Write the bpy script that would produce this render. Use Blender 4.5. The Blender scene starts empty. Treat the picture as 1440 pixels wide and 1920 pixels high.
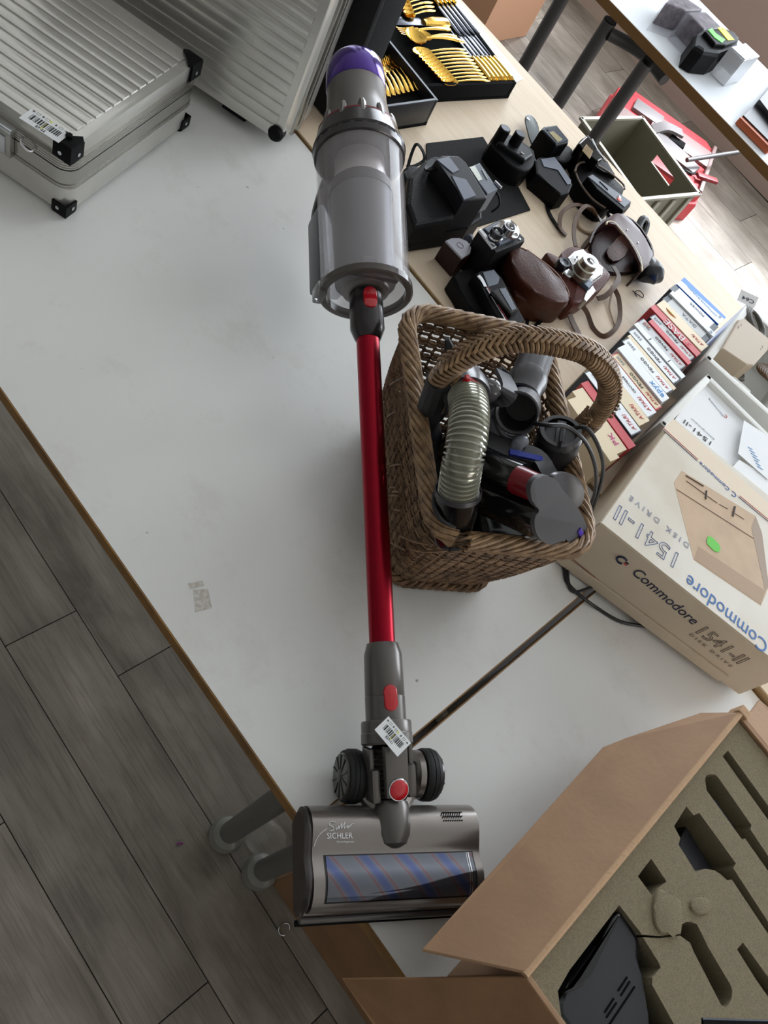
import bpy, bmesh, math, random
from mathutils import Vector, Matrix
random.seed(7)
PI = math.pi
# ------------------------------------------------------------------ camera
S = bpy.context.scene
COL = S.collection
R0 = Vector((0.60261119, 0.78024573, -0.16755999))     # table direction X seen from the camera (right, down, forward)
R1 = Vector((0.70531324, -0.42249243, 0.5692393))
R2 = Vector((0.37335371, -0.46121226, -0.80491631))
CAM = Vector((0, 0, 1.75)); FPX = 1560.0
cam = bpy.data.cameras.new('camera'); cam.sensor_fit = 'AUTO'; cam.sensor_width = 36.0
cam.lens = FPX / 1920 * 36; cam.clip_start = .02
co = bpy.data.objects.new('camera', cam); COL.objects.link(co)
co.matrix_world = Matrix(((R0.x, -R0.y, -R0.z, CAM.x), (R1.x, -R1.y, -R1.z, CAM.y), (R2.x, -R2.y, -R2.z, CAM.z), (0, 0, 0, 1)))
S.camera = co
cam.dof.use_dof = False
# ------------------------------------------------------------------ world, window light, exposure
S.view_settings.view_transform = 'Standard'; S.view_settings.look = 'None'
S.view_settings.gamma = 1; S.view_settings.use_curve_mapping = False
S.view_settings.exposure = 0.04
w = bpy.data.worlds.new('sky'); S.world = w; w.use_nodes = True
bg = w.node_tree.nodes['Background']; bg.inputs[0].default_value = (.80, .88, 1, 1); bg.inputs[1].default_value = 1.0

def area(name, loc, rot, sx, sy, power, col):
    l = bpy.data.lights.new(name, 'AREA'); l.shape = 'RECTANGLE'; l.size = sx; l.size_y = sy
    l.energy = power; l.color = col
    o = bpy.data.objects.new(name, l); COL.objects.link(o); o.location = loc; o.rotation_euler = rot
    return o
WIN = [(-3.4, -1.9), (-1.4, .1), (.6, 2.1)]
for i, (a, b) in enumerate(WIN):
    area('window_daylight', ((a + b) / 2, 3.96, 1.56), (-PI / 2 + .0, 0, 0), b - a - .1, 1.85, 62, (.86, .93, 1))
sl = bpy.data.lights.new('hazy_sun', 'SUN'); sl.energy = 11; sl.angle = math.radians(18); sl.color = (.88, .93, 1)
so = bpy.data.objects.new('hazy_sun', sl); COL.objects.link(so); so.rotation_euler = (math.radians(-33), 0, 0)
area('side_window_daylight', (3.9, .9, 1.75), (PI / 2, 0, PI / 2), 1.8, 1.4, 30, (1, .93, .84))

# ------------------------------------------------------------------ helpers
def P(x, y, z):
    """point of the photograph at a known height z"""
    q = Vector((x - 720, y - 960, FPX)); d = Vector((R0.dot(q), R1.dot(q), R2.dot(q)))
    return CAM + d * ((z - CAM.z) / d.z)
def ang(a, b): return math.atan2(b[1] - a[1], b[0] - a[0])
def srgb(r, g, b):
    f = lambda c: c / 12.92 if c <= .04045 else ((c + .055) / 1.055) ** 2.4
    return (f(r / 255), f(g / 255), f(b / 255), 1)
MATS = {}
def mat(name, col, rough=.5, metal=0, noise=0, scale=30, col2=None, bump=0, bscale=200, trans=0, ior=1.45, alpha=1, coat=0, stretch=None, spec=None, sheen=0):
    if name in MATS: return MATS[name]
    m = bpy.data.materials.new(name); m.use_nodes = True; nt = m.node_tree; b = nt.nodes['Principled BSDF']
    c = srgb(*col); b.inputs['Base Color'].default_value = c
    b.inputs['Roughness'].default_value = rough; b.inputs['Metallic'].default_value = metal
    if trans: b.inputs['Transmission Weight'].default_value = trans; b.inputs['IOR'].default_value = ior
    if alpha < 1: b.inputs['Alpha'].default_value = alpha
    if coat: b.inputs['Coat Weight'].default_value = coat
    if sheen: b.inputs['Sheen Weight'].default_value = sheen
    if spec is not None: b.inputs['Specular IOR Level'].default_value = spec
    tc = nt.nodes.new('ShaderNodeTexCoord'); mp = nt.nodes.new('ShaderNodeMapping')
    nt.links.new(tc.outputs['Object'], mp.inputs[0])
    if stretch: mp.inputs['Scale'].default_value = stretch
    if noise:
        n = nt.nodes.new('ShaderNodeTexNoise'); n.inputs['Scale'].default_value = scale; n.inputs['Detail'].default_value = 5
        nt.links.new(mp.outputs[0], n.inputs['Vector'])
        mx = nt.nodes.new('ShaderNodeMix'); mx.data_type = 'RGBA'
        c2 = srgb(*col2) if col2 else (c[0] * (1 - noise), c[1] * (1 - noise), c[2] * (1 - noise), 1)
        mx.inputs[6].default_value = c; mx.inputs[7].default_value = c2
        rp = nt.nodes.new('ShaderNodeMapRange'); rp.inputs[1].default_value = .38; rp.inputs[2].default_value = .68
        nt.links.new(n.outputs['Fac'], rp.inputs[0]); nt.links.new(rp.outputs[0], mx.inputs[0])
        nt.links.new(mx.outputs[2], b.inputs['Base Color'])
    if bump:
        n2 = nt.nodes.new('ShaderNodeTexNoise'); n2.inputs['Scale'].default_value = bscale; n2.inputs['Detail'].default_value = 3
        nt.links.new(mp.outputs[0], n2.inputs['Vector'])
        bp = nt.nodes.new('ShaderNodeBump'); bp.inputs['Strength'].default_value = bump; bp.inputs['Distance'].default_value = .002
        nt.links.new(n2.outputs['Fac'], bp.inputs['Height']); nt.links.new(bp.outputs[0], b.inputs['Normal'])
    MATS[name] = m; return m

def frame(o, x, z=None, y=None):
    """matrix with origin o, local X along x, local Z near z"""
    x = Vector(x).normalized()
    if y is not None:
        y = Vector(y); y = (y - x * x.dot(y)).normalized(); zz = x.cross(y)
    else:
        z = Vector(z if z is not None else (0, 0, 1)); zz = (z - x * x.dot(z)).normalized(); y = zz.cross(x)
    return Matrix(((x.x, y.x, zz.x, o[0]), (x.y, y.y, zz.y, o[1]), (x.z, y.z, zz.z, o[2]), (0, 0, 0, 1)))
def fz(o, a=0): return Matrix.Translation(Vector(o)) @ Matrix.Rotation(a, 4, 'Z')

class MB:
    def __init__(self, M=None): self.bm = bmesh.new(); self.M = M or Matrix()
    def add(self, vs, fs, M=None):
        T = self.M @ M if M else self.M
        v = [self.bm.verts.new(T @ Vector(p)) for p in vs]
        for f in fs:
            try: self.bm.faces.new([v[i] for i in f])
            except ValueError: pass
        return v
    def box(self, c, s, r=0, M=None, bev=0, taper=1.0):
        x, y, z = s[0] / 2, s[1] / 2, s[2] / 2; t = taper
        vs = [(-x, -y, -z), (x, -y, -z), (x, y, -z), (-x, y, -z), (-x * t, -y * t, z), (x * t, -y * t, z), (x * t, y * t, z), (-x * t, y * t, z)]
        T = Matrix.Translation(Vector(c)) @ Matrix.Rotation(r, 4, 'Z')
        if M: T = M @ T
        v = self.add(vs, [(0, 3, 2, 1), (4, 5, 6, 7), (0, 1, 5, 4), (1, 2, 6, 5), (2, 3, 7, 6), (3, 0, 4, 7)], T)
        if bev:
            es = list({e for q in v for e in q.link_edges})
            bmesh.ops.bevel(self.bm, geom=es, offset=bev, segments=2, affect='EDGES', profile=.6)
        return self
    def prism(self, pts, z0, z1, bev=0, M=None, seg=2):
        a = sum(pts[i][0] * pts[(i + 1) % len(pts)][1] - pts[(i + 1) % len(pts)][0] * pts[i][1] for i in range(len(pts)))
        if a < 0: pts = pts[::-1]
        n = len(pts)
        vs = [(p[0], p[1], z0) for p in pts] + [(p[0], p[1], z1) for p in pts]
        v = self.add(vs, [tuple(range(n - 1, -1, -1)), tuple(range(n, 2 * n))] + [(i, (i + 1) % n, n + (i + 1) % n, n + i) for i in range(n)], M)
        if bev:
            top = set(v[n:]); es = [e for e in {e for q in top for e in q.link_edges}  if e.verts[0] in top and e.verts[1] in top]
            bmesh.ops.bevel(self.bm, geom=es, offset=bev, segments=seg, affect='EDGES', profile=.5)
        return self
    def lathe(self, prof, seg=32, M=None, cap=True, a0=0, a1=2 * PI, sy=1.0):
        """profile (axial x, radius) about the local X axis"""
        full = abs(a1 - a0 - 2 * PI) < 1e-6; ns = seg if full else seg + 1
        vs = []
        for (x, r) in prof:
            for i in range(ns):
                a = a0 + (a1 - a0) * i / seg
                vs.append((x, r * math.cos(a) * sy, r * math.sin(a)))
        fs = []
        for k in range(len(prof) - 1):
            for i in range(seg):
                j = (i + 1) % ns
                fs.append((k * ns + i, (k + 1) * ns + i, (k + 1) * ns + j, k * ns + j))
        if cap:
            fs.append(tuple(range(ns))); fs.append(tuple((len(prof) - 1) * ns + i for i in range(ns - 1, -1, -1)))
        self.add(vs, fs, M); return self
    def cyl(self, p0, p1, r0, r1=None, seg=20, bev=0):
        p0 = Vector(p0); p1 = Vector(p1); r1 = r0 if r1 is None else r1; L = (p1 - p0).length; d = (p1 - p0) / L
        z = (0, 0, 1) if abs(d.z) < .9 else (0, 1, 0)
        pr = [(0, r0), (L, r1)] if not bev else [(0, r0 - bev), (bev, r0), (L - bev, r1), (L, r1 - bev)]
        return self.lathe(pr, seg, frame(p0, d, z))
    def tube(self, pts, r, seg=8, closed=False, smooth=0, flat=None, up=(0, 0, 1)):
        """round (or flat, flat=(width,thickness)) section swept along pts"""
        pts = [Vector(p) for p in pts]
        if smooth: pts = spline(pts, smooth, closed)
        n = len(pts); vs = []; m = seg
        prev = None
        for i, p in enumerate(pts):
            if closed: t = pts[(i + 1) % n] - pts[i - 1]
            else: t = pts[min(i + 1, n - 1)] - pts[max(i - 1, 0)]
            if t.length < 1e-9: t = Vector((1, 0, 0))
            t.normalize()
            if prev is None:
                u = Vector(up); u = u - t * u.dot(t)
                if u.length < .05: u = Vector((0, 1, 0)) - t * t.y
            elif flat:
                u = Vector(up) - t * Vector(up).dot(t)
                if u.length < .15: u = prev - t * prev.dot(t)
            else: u = prev - t * prev.dot(t)
            u.normalize(); prev = u; s = t.cross(u)
            if flat:
                a, b = flat[0] / 2, flat[1] / 2; m = 4
                for q in ((a, b), (-a, b), (-a, -b), (a, -b)): vs.append(p + s * q[0] + u * q[1])
            else:
                rr = r(i / (n - 1)) if callable(r) else r
                for k in range(seg):
                    A = 2 * PI * k / seg; vs.append(p + s * math.cos(A) * rr + u * math.sin(A) * rr)
        fs = []
        for i in range(n if closed else n - 1):
            j = (i + 1) % n
            for k in range(m):
                l = (k + 1) % m; fs.append((i * m + k, i * m + l, j * m + l, j * m + k))
        if not closed:
            fs.append(tuple(range(m - 1, -1, -1))); fs.append(tuple((n - 1) * m + k for k in range(m)))
        self.add(vs, fs); return self
    def sphere(self, c, r, s=(1, 1, 1), seg=16):
        n0 = len(self.bm.verts)
        M = self.M @ Matrix.Translation(Vector(c)) @ Matrix.Diagonal((s[0], s[1], s[2], 1))
        bmesh.ops.create_uvsphere(self.bm, u_segments=seg, v_segments=max(6, seg * 2 // 3), radius=r, matrix=M); return self
    def build(self, name, m, parent=None, smooth=True, label=None, kind=None):
        me = bpy.data.meshes.new(name)
        bmesh.ops.recalc_face_normals(self.bm, faces=self.bm.faces[:])
        if parent is not None: self.bm.transform(parent_world(parent).inverted())
        self.bm.to_mesh(me); self.bm.free()
        if m: me.materials.append(m)
        o = bpy.data.objects.new(name, me); COL.objects.link(o)
        if parent is not None: o.parent = parent
        if smooth:
            me.polygons.foreach_set('use_smooth', [True] * len(me.polygons))
            me.set_sharp_from_angle(angle=math.radians(29))
        if label: o['label'] = label
        if kind: o['kind'] = kind
        return o
def parent_world(o):
    M = o.matrix_basis.copy()
    while o.parent is not None:
        o = o.parent; M = o.matrix_basis @ M
    return M
def spline(pts, k, closed=False):
    pts = [Vector(p) for p in pts]; out = []; n = len(pts); rng = n if closed else n - 1
    for i in range(rng):
        if closed: a, b, c, d = pts[i - 1], pts[i], pts[(i + 1) % n], pts[(i + 2) % n]
        else: a, b, c, d = pts[max(i - 1, 0)], pts[i], pts[i + 1], pts[min(i + 2, n - 1)]
        for j in range(k):
            t = j / k
            out.append(.5 * ((2 * b) + (c - a) * t + (2 * a - 5 * b + 4 * c - d) * t * t + (3 * b - a - 3 * c + d) * t ** 3))
    if not closed: out.append(pts[-1])
    return out
def thing(name, label, cat, M=None, group=None):
    o = bpy.data.objects.new(name, None); COL.objects.link(o); o.empty_display_size = .02
    o.matrix_basis = M or Matrix(); o['label'] = label; o['category'] = cat
    if group: o['group'] = group
    return o
def tag(o, label, cat, group=None):
    o['label'] = label; o['category'] = cat
    if group: o['group'] = group
    return o
def rebase(o, M):
    """give a single-mesh thing its own origin"""
    o.data.transform(M.inverted()); o.matrix_basis = M; return o
def text(body, size, M, m, parent, name='lettering', outline=0, align='CENTER', sx=1, shear=0, extrude=.0002, space=1):
    c = bpy.data.curves.new('t', 'FONT'); c.body = body; c.size = size; c.align_x = align; c.align_y = 'CENTER'
    c.extrude = extrude; c.shear = shear; c.space_character = space; c.resolution_u = 2
    if outline: c.fill_mode = 'NONE'; c.bevel_depth = outline; c.extrude = 0; c.bevel_resolution = 0
    t = bpy.data.objects.new('t', c); COL.objects.link(t)
    dg = bpy.context.evaluated_depsgraph_get(); dg.update()
    me = bpy.data.meshes.new_from_object(t.evaluated_get(dg)); bpy.data.objects.remove(t)
    me.transform(Matrix.Diagonal((sx, 1, 1, 1))); me.transform(M)
    me.materials.clear(); me.materials.append(m); me.name = name
    if parent is not None: me.transform(parent_world(parent).inverted())
    o = bpy.data.objects.new(name, me); COL.objects.link(o)
    if parent is not None: o.parent = parent
    return o
def dup(o, M=None, label=None):
    c = o.copy(); COL.objects.link(c)
    if M: c.matrix_basis = M
    if label: c['label'] = label
    for ch in list(o.children):
        d = ch.copy(); COL.objects.link(d); d.parent = c
        for g in ch.children:
            e = g.copy(); COL.objects.link(e); e.parent = d
    return c
def boolean(o, cutters):
    for i, cobj in enumerate(cutters):
        md = o.modifiers.new('b', 'BOOLEAN'); md.operation = 'DIFFERENCE'; md.solver = 'EXACT'; md.object = cobj
    dg = bpy.context.evaluated_depsgraph_get(); dg.update()
    me = bpy.data.meshes.new_from_object(o.evaluated_get(dg)); o.modifiers.clear(); o.data = me
    for cobj in cutters: bpy.data.objects.remove(cobj)
    return o
def img(pts, z): return [tuple(P(x, y, z))[:2] for x, y in pts]

# ------------------------------------------------------------------ materials
def plank_material():
    m = bpy.data.materials.new('grey_oak_laminate'); m.use_nodes = True; nt = m.node_tree; b = nt.nodes['Principled BSDF']
    N = nt.nodes.new; L = nt.links.new
    tc = N('ShaderNodeTexCoord'); oi = N('ShaderNodeObjectInfo')
    ad = N('ShaderNodeVectorMath'); ad.operation = 'ADD'
    sc = N('ShaderNodeVectorMath'); sc.operation = 'SCALE'; sc.inputs[3].default_value = 40
    L(oi.outputs['Random'], sc.inputs[0]); L(tc.outputs['Object'], ad.inputs[0]); L(sc.outputs[0], ad.inputs[1])
    mp = N('ShaderNodeMapping'); mp.inputs['Scale'].default_value = (2.2, 9, 1); L(ad.outputs[0], mp.inputs[0])
    n1 = N('ShaderNodeTexNoise'); n1.inputs['Scale'].default_value = 1.6; n1.inputs['Detail'].default_value = 8; n1.inputs['Roughness'].default_value = .65; n1.inputs['Distortion'].default_value = .5
    L(mp.outputs[0], n1.inputs['Vector'])
    n2 = N('ShaderNodeTexNoise'); n2.inputs['Scale'].default_value = 5; n2.inputs['Detail'].default_value = 3; L(ad.outputs[0], n2.inputs['Vector'])
    mp3 = N('ShaderNodeMapping'); mp3.inputs['Scale'].default_value = (3, 90, 1); L(ad.outputs[0], mp3.inputs[0])
    n3 = N('ShaderNodeTexNoise'); n3.inputs['Scale'].default_value = 2.2; n3.inputs['Detail'].default_value = 4; L(mp3.outputs[0], n3.inputs['Vector'])
    cr = N('ShaderNodeValToRGB'); e = cr.color_ramp.elements
    e[0].position = .3; e[0].color = srgb(118, 110, 100); e[1].position = .7; e[1].color = srgb(168, 160, 149)
    L(n1.outputs['Fac'], cr.inputs[0])
    mx = N('ShaderNodeMix'); mx.data_type = 'RGBA'; mx.blend_type = 'MULTIPLY'; mx.inputs[0].default_value = .5
    c2 = N('ShaderNodeValToRGB'); c2.color_ramp.elements[0].position = .33; c2.color_ramp.elements[0].color = (.52, .5, .49, 1); c2.color_ramp.elements[1].position = .58; c2.color_ramp.elements[1].color = (1, 1, 1, 1)
    L(n2.outputs['Fac'], c2.inputs[0]); L(cr.outputs[0], mx.inputs[6]); L(c2.outputs[0], mx.inputs[7])
    m2 = N('ShaderNodeMix'); m2.data_type = 'RGBA'; m2.blend_type = 'MULTIPLY'; m2.inputs[0].default_value = .4
    c3 = N('ShaderNodeValToRGB'); c3.color_ramp.elements[0].position = .36; c3.color_ramp.elements[0].color = (.55, .53, .5, 1); c3.color_ramp.elements[1].position = .5; c3.color_ramp.elements[1].color = (1, 1, 1, 1)
    L(n3.outputs['Fac'], c3.inputs[0]); L(mx.outputs[2], m2.inputs[6]); L(c3.outputs[0], m2.inputs[7])
    hv = N('ShaderNodeHueSaturation'); mr = N('ShaderNodeMapRange'); mr.inputs[3].default_value = .88; mr.inputs[4].default_value = 1.1
    L(oi.outputs['Random'], mr.inputs[0]); L(mr.outputs[0], hv.inputs['Value']); L(m2.outputs[2], hv.inputs['Color']); L(hv.outputs[0], b.inputs['Base Color'])
    b.inputs['Roughness'].default_value = .36
    bp = N('ShaderNodeBump'); bp.inputs['Strength'].default_value = .15; bp.inputs['Distance'].default_value = .001
    L(n3.outputs['Fac'], bp.inputs['Height']); L(bp.outputs[0], b.inputs['Normal'])
    return m
PLANK = plank_material()
def table_white():
    m = mat('white_laminate', (233, 233, 230), .34, bump=.03, bscale=400)
    nt = m.node_tree; b = nt.nodes['Principled BSDF']; N = nt.nodes.new; L = nt.links.new
    tc = N('ShaderNodeTexCoord')
    # faint grey scuffs and drag marks worn into the laminate
    mp = N('ShaderNodeMapping'); mp.inputs['Scale'].default_value = (7, 9, 1); mp.inputs['Rotation'].default_value = (0, 0, .5); L(tc.outputs['Object'], mp.inputs[0])
    n = N('ShaderNodeTexNoise'); n.inputs['Scale'].default_value = 1.1; n.inputs['Detail'].default_value = 9; n.inputs['Roughness'].default_value = .72; L(mp.outputs[0], n.inputs['Vector'])
    cr = N('ShaderNodeValToRGB'); cr.color_ramp.elements[0].position = .28; cr.color_ramp.elements[0].color = srgb(224, 222, 217)
    cr.color_ramp.elements[1].position = .46; cr.color_ramp.elements[1].color = srgb(233, 233, 230); L(n.outputs['Fac'], cr.inputs[0])
    v = N('ShaderNodeTexNoise'); v.inputs['Scale'].default_value = 55; v.inputs['Detail'].default_value = 1; L(tc.outputs['Object'], v.inputs['Vector'])
    c2 = N('ShaderNodeValToRGB'); c2.color_ramp.elements[0].position = .165; c2.color_ramp.elements[0].color = (.45, .42, .38, 1); c2.color_ramp.elements[1].position = .2; c2.color_ramp.elements[1].color = (1, 1, 1, 1); L(v.outputs['Fac'], c2.inputs[0])
    mx = N('ShaderNodeMix'); mx.data_type = 'RGBA'; mx.blend_type = 'MULTIPLY'; mx.inputs[0].default_value = 1
    L(cr.outputs[0], mx.inputs[6]); L(c2.outputs[0], mx.inputs[7]); L(mx.outputs[2], b.inputs['Base Color'])
    return m
WHITE = table_white()
BEECH = mat('beech_laminate', (228, 209, 184), .55, noise=1, scale=6, col2=(220, 199, 172), stretch=(1, 14, 1), bump=.03)
EDGE = mat('honey_edge_band', (150, 108, 48), .45, noise=1, scale=20, col2=(120, 84, 36))
EDGE2 = mat('pale_edge_band', (186, 160, 120), .45)
STEEL = mat('grey_painted_steel', (108, 108, 106), .38, .3)
STEELD = mat('graphite_painted_steel', (84, 82, 82), .4, .3)
CASTER = mat('grey_caster_plastic', (128, 128, 120), .3)
BLACK = mat('black_plastic', (12, 12, 14), .5, bump=.1, bscale=600, spec=.12)
BLACKG = mat('glossy_black_plastic', (11, 11, 13), .15)
SLATE = mat('slate_plastic', (80, 87, 100), .42)
LEATHB = mat('black_leather', (11, 10, 12), .5, bump=.5, bscale=350, spec=.12)
VELVET = mat('black_velvet', (9, 9, 10), .95, spec=.15)
CLOTHB = mat('black_cloth', (10, 10, 12), .9, bump=.4, bscale=500)
LEATHR = mat('brown_leather', (84, 40, 24), .42, noise=.5, scale=25, bump=.35, bscale=300, spec=.3)
LEATHRD = mat('oxblood_leather', (46, 16, 15), .42, noise=.4, scale=25, bump=.3, bscale=300, spec=.3)
STRAPM = mat('worn_brown_strap', (98, 70, 48), .5, noise=.4, scale=60)
SILVER = mat('satin_chrome', (205, 208, 212), .2, 1)
CHROME = mat('polished_chrome', (230, 232, 235), .07, 1)
GLASSD = mat('dark_lens_glass', (14, 18, 26), .04, coat=1)
ALU = mat('brushed_aluminium', (214, 212, 206), .3, .7, noise=.12, scale=12, stretch=(1, 1, 1), bump=.05, bscale=90)
ALUD = mat('aluminium_profile', (176, 174, 168), .24, .95)
GOLD = mat('polished_gold', (236, 190, 92), .16, 1)
PAPER = mat('white_paper', (236, 238, 240), .7)
INK = mat('black_print', (24, 24, 30), .6)
BLUEINK = mat('blue_print', (44, 92, 160), .6)
NAVY = mat('navy_print', (28, 36, 66), .6)
REDINK = mat('red_print', (196, 52, 52), .6)
REDP = mat('glossy_red_plastic', (196, 22, 38), .12, coat=.5)

# ------------------------------------------------------------------ floor, walls, ceiling
fa = math.radians(-1.66)
FL = MB(); FL.box((0, 0, -.035), (9, 9.4, .06))
floor = FL.build('floor', mat('dark_joint', (52, 47, 42), .8), smooth=False); floor['kind'] = 'structure'
pw, plen = .1535, .93
pm = MB(); pm.box((0, 0, -.004), (plen - .0022, pw - .0018, .008), bev=.0007)
plank0 = pm.build('plank', PLANK, floor, smooth=False)
origin = Vector((-.527, .2997, 0)); ux = Vector((math.cos(fa), math.sin(fa), 0)); uy = Vector((-ux.y, ux.x, 0))
offs = {0: 0.0, 1: .167, -1: .77 - .02, -2: .3}
first = True; nplank = 0
for r in range(-7, 25):
    off = offs.get(r, (r * .37) % plen)
    for k in range(-4, 4):
        c = origin + uy * ((r + .5) * pw) + ux * (off + (k + .5) * plen)
        if c.y < -.8 or c.y > 3.97 or c.x > 1.7 - .1 * c.y or c.x < -1.9 - .45 * max(c.y, 0): continue
        # skip planks wholly hidden under the table tops
        if .95 < c.y < 1.9: continue
        if first: o = plank0; first = False
        else: o = plank0.copy(); COL.objects.link(o)
        o.location = c; o.rotation_euler = (0, 0, fa); nplank += 1
WALL = mat('taupe_wall_paint', (168, 156, 146), .85, bump=.05)
wl = mat('white_wall_paint', (206, 203, 196), .9)
def struct(name, m, build):
    mb = MB(); build(mb); o = mb.build(name, m, smooth=False); o['kind'] = 'structure'; return o
def back(mb):
    mb.box((0, 4.05, .31), (9, .1, .62)); mb.box((0, 4.05, 2.7), (9, .1, .4))
    xs = [-4.5] + [v for p in WIN for v in p] + [4.5]
    for i in range(0, len(xs), 2): mb.box(((xs[i] + xs[i + 1]) / 2, 4.05, 1.56), (xs[i + 1] - xs[i], .1, 1.88))
struct('wall_back', WALL, back)
struct('wall_left', wl, lambda m: m.box((-4.45, 0, 1.45), (.1, 8, 2.9)))
def right(m):
    m.box((4.05, 0, .45), (.1, 8, .9)); m.box((4.05, 0, 2.7), (.1, 8, .4)); m.box((4.05, -2.1, 1.7), (.1, 3.9, 1.6)); m.box((4.05, 3.0, 1.7), (.1, 2.1, 1.6))
struct('wall_right', wl, right)
struct('wall_front', wl, lambda m: m.box((0, -4.05, 1.45), (9, .1, 2.9)))
struct('ceiling', mat('white_ceiling', (232, 231, 228), .9), lambda m: m.box((0, 0, 2.95), (9, 8.4, .1)))
for i, (a, b) in enumerate(WIN + [(0, 0)]):
    fr = MB()
    if i < 3:
        for x in (a + .03, (a + b) / 2, b - .03): fr.box((x, 4.05, 1.56), (.06, .08, 1.88))
        for z in (.65, 2.47): fr.box(((a + b) / 2, 4.05, z), (b - a, .08, .06))
    else:
        for y in (-.12, .9, 1.92): fr.box((4.05, y, 1.7), (.08, .06, 1.6))
        for z in (.93, 2.47): fr.box((4.05, .9, z), (.08, 2.1, .06))
    o = fr.build('window_%d' % (i + 1), mat('white_window_frame', (225, 225, 222), .4), smooth=False); o['kind'] = 'structure'

# ------------------------------------------------------------------ tables
def leg_column(root, x, y, ztop, r=.021, foot='caster', m=None):
    m = m or STEEL
    b = MB(); b.cyl((x, y, .05 if foot == 'caster' else .012), (x, y, ztop), r, seg=24); lg = b.build('leg', m, root)
    b = MB()
    if foot == 'caster':
        b.lathe([(0, .030), (.006, .034), (.022, .035), (.038, .031), (.049, .02), (.052, .0125), (.046, .011)], 28, frame((x, y, .001), (0, 0, 1), (1, 0, 0)))
        b.build('caster_foot', CASTER, lg)
    else:
        b.lathe([(0, .027), (.012, .027), (.016, .018)], 20, frame((x, y, .001), (0, 0, 1), (1, 0, 0))); b.build('glide', BLACK, lg)
    return lg
def table(label, x0, x1, y0, y1, z, top, edge, th, legs, foot='caster', lm=None, steel=None):
    t = thing('table', label, 'table', fz(((x0 + x1) / 2, (y0 + y1) / 2, 0)))
    b = MB(); b.box(((x0 + x1) / 2, (y0 + y1) / 2, z - th / 2), (x1 - x0 - .004, y1 - y0 - .004, th - .0002)); b.build('tabletop', top, t, smooth=False)
    b = MB(); e = .0022; h = th - .001; cz = z - th / 2 - .0004
    b.box(((x0 + x1) / 2, y0 + e / 2, cz), (x1 - x0, e, h)); b.box(((x0 + x1) / 2, y1 - e / 2, cz), (x1 - x0, e, h))
    b.box((x0 + e / 2, (y0 + y1) / 2, cz), (e, y1 - y0 - 2 * e, h)); b.box((x1 - e / 2, (y0 + y1) / 2, cz), (e, y1 - y0 - 2 * e, h))
    b.build('edge_band', edge, t, smooth=False)
    for x, y in legs: leg_column(t, x, y, z - th, foot=foot, m=steel)
    # apron rails under the top join the legs
    if len(legs) > 1:
        xs = sorted({l[0] for l in legs}); ys = sorted({l[1] for l in legs})
        b = MB()
        for y in ys: b.box(((xs[0] + xs[-1]) / 2, y, z - th - .02), (xs[-1] - xs[0], .025, .04))
        for x in xs: b.box((x, (ys[0] + ys[-1]) / 2, z - th - .02), (.025, ys[-1] - ys[0], .04))
        b.build('frame_rail', steel or STEEL, t, smooth=False)
    return t
YF, YB, YK = .337, 1.085, 1.835
table('white laminate table with a honey edge, carrying the stick vacuum and aluminium case', -1.55, .0705, YF, YB - .002, .75, WHITE, EDGE, .025, [(.035, .447), (-1.48, .447), (.035, 1.02), (-1.48, 1.02)])
table('white laminate table beside the narrow gap, under the open carton with foam', .0795, 1.30, YF - .002, YB - .004, .742, WHITE, EDGE, .025, [(.131, .46), (1.25, .46), (.131, 1.02), (1.25, 1.02)])
table('beech-coloured table covered with cameras, cutlery and boxed software', -1.75, 1.1, YB + .001, YK, .754, BEECH, EDGE2, .026, [(-1.65, 1.17), (1.0, 1.17), (-1.65, 1.75), (1.0, 1.75)], foot='glide')
ft = table('far white table with a brown edge and grey tube legs', -2.4, 1.0, 2.43, 2.89, .75, mat('far_white_laminate', (214, 218, 222), .6), mat('brown_edge_band', (126, 92, 52), .5), .028, [], foot='glide')
b = MB(); b.cyl((-1.131, 2.462, .012), (-1.131, 2.462, .699), .0215, seg=24); lg = b.build('leg', STEELD, ft)
b = MB(); b.cyl((-1.131, 2.462, .6992), (-1.131, 2.462, .7022), .0205, seg=24); b.build('end_cap', BLACK, lg)
b = MB(); b.cyl((-.955, 2.445, .012), (-.955, 2.445, .70), .0215, seg=24); lg = b.build('leg', STEELD, ft)
b = MB(); b.cyl((-.955, 2.445, .7002), (-.955, 2.445, .712), .016, seg=20); b.build('end_cap', BLACK, lg)
b = MB(); b.tube([(-1.112, 2.465, .672), (-1.06, 2.50, .675), (-1.0, 2.52, .678), (-.90, 2.50, .68)], .019, 14, smooth=6); b.build('brace', STEELD, ft)
b = MB(); b.cyl((-1.305, 2.462, .012), (-1.305, 2.462, .712), .0215, seg=24); b.build('leg', STEELD, ft)

# ================================================================== the cordless stick vacuum
GUN = mat('gunmetal_plastic', (104, 100, 97), .3, .55, bump=.03, bscale=900)
GUND = mat('dark_gunmetal', (62, 59, 60), .22, .6)
TITAN = mat('titanium_lacquer', (142, 136, 132), .27, .75)
REDM = mat('red_anodised_tube', (150, 14, 36), .3, .85)
PURPLE = mat('purple_metallic', (70, 40, 130), .18, .7, coat=.4)
CLEAR = mat('smoky_clear_polycarbonate', (196, 190, 192), .04, 0, alpha=.2, coat=.5)
SHROUD = mat('silver_cyclone_shroud', (196, 190, 190), .35, .7)
SHROUDD = mat('dark_cyclone_shroud', (118, 118, 124), .4, .5)
RUBBER = mat('black_rubber', (20, 20, 21), .6)
A = P(717, 1210, .845); B_ = P(690, 640, .92); D = (B_ - A).normalized()
VM = frame(A, D)                                             # local X runs from the head up to the motor end
vac = thing('stick_vacuum', 'cordless stick vacuum with a red tube, clear dust bin and purple end cap', 'vacuum cleaner', VM)
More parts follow.
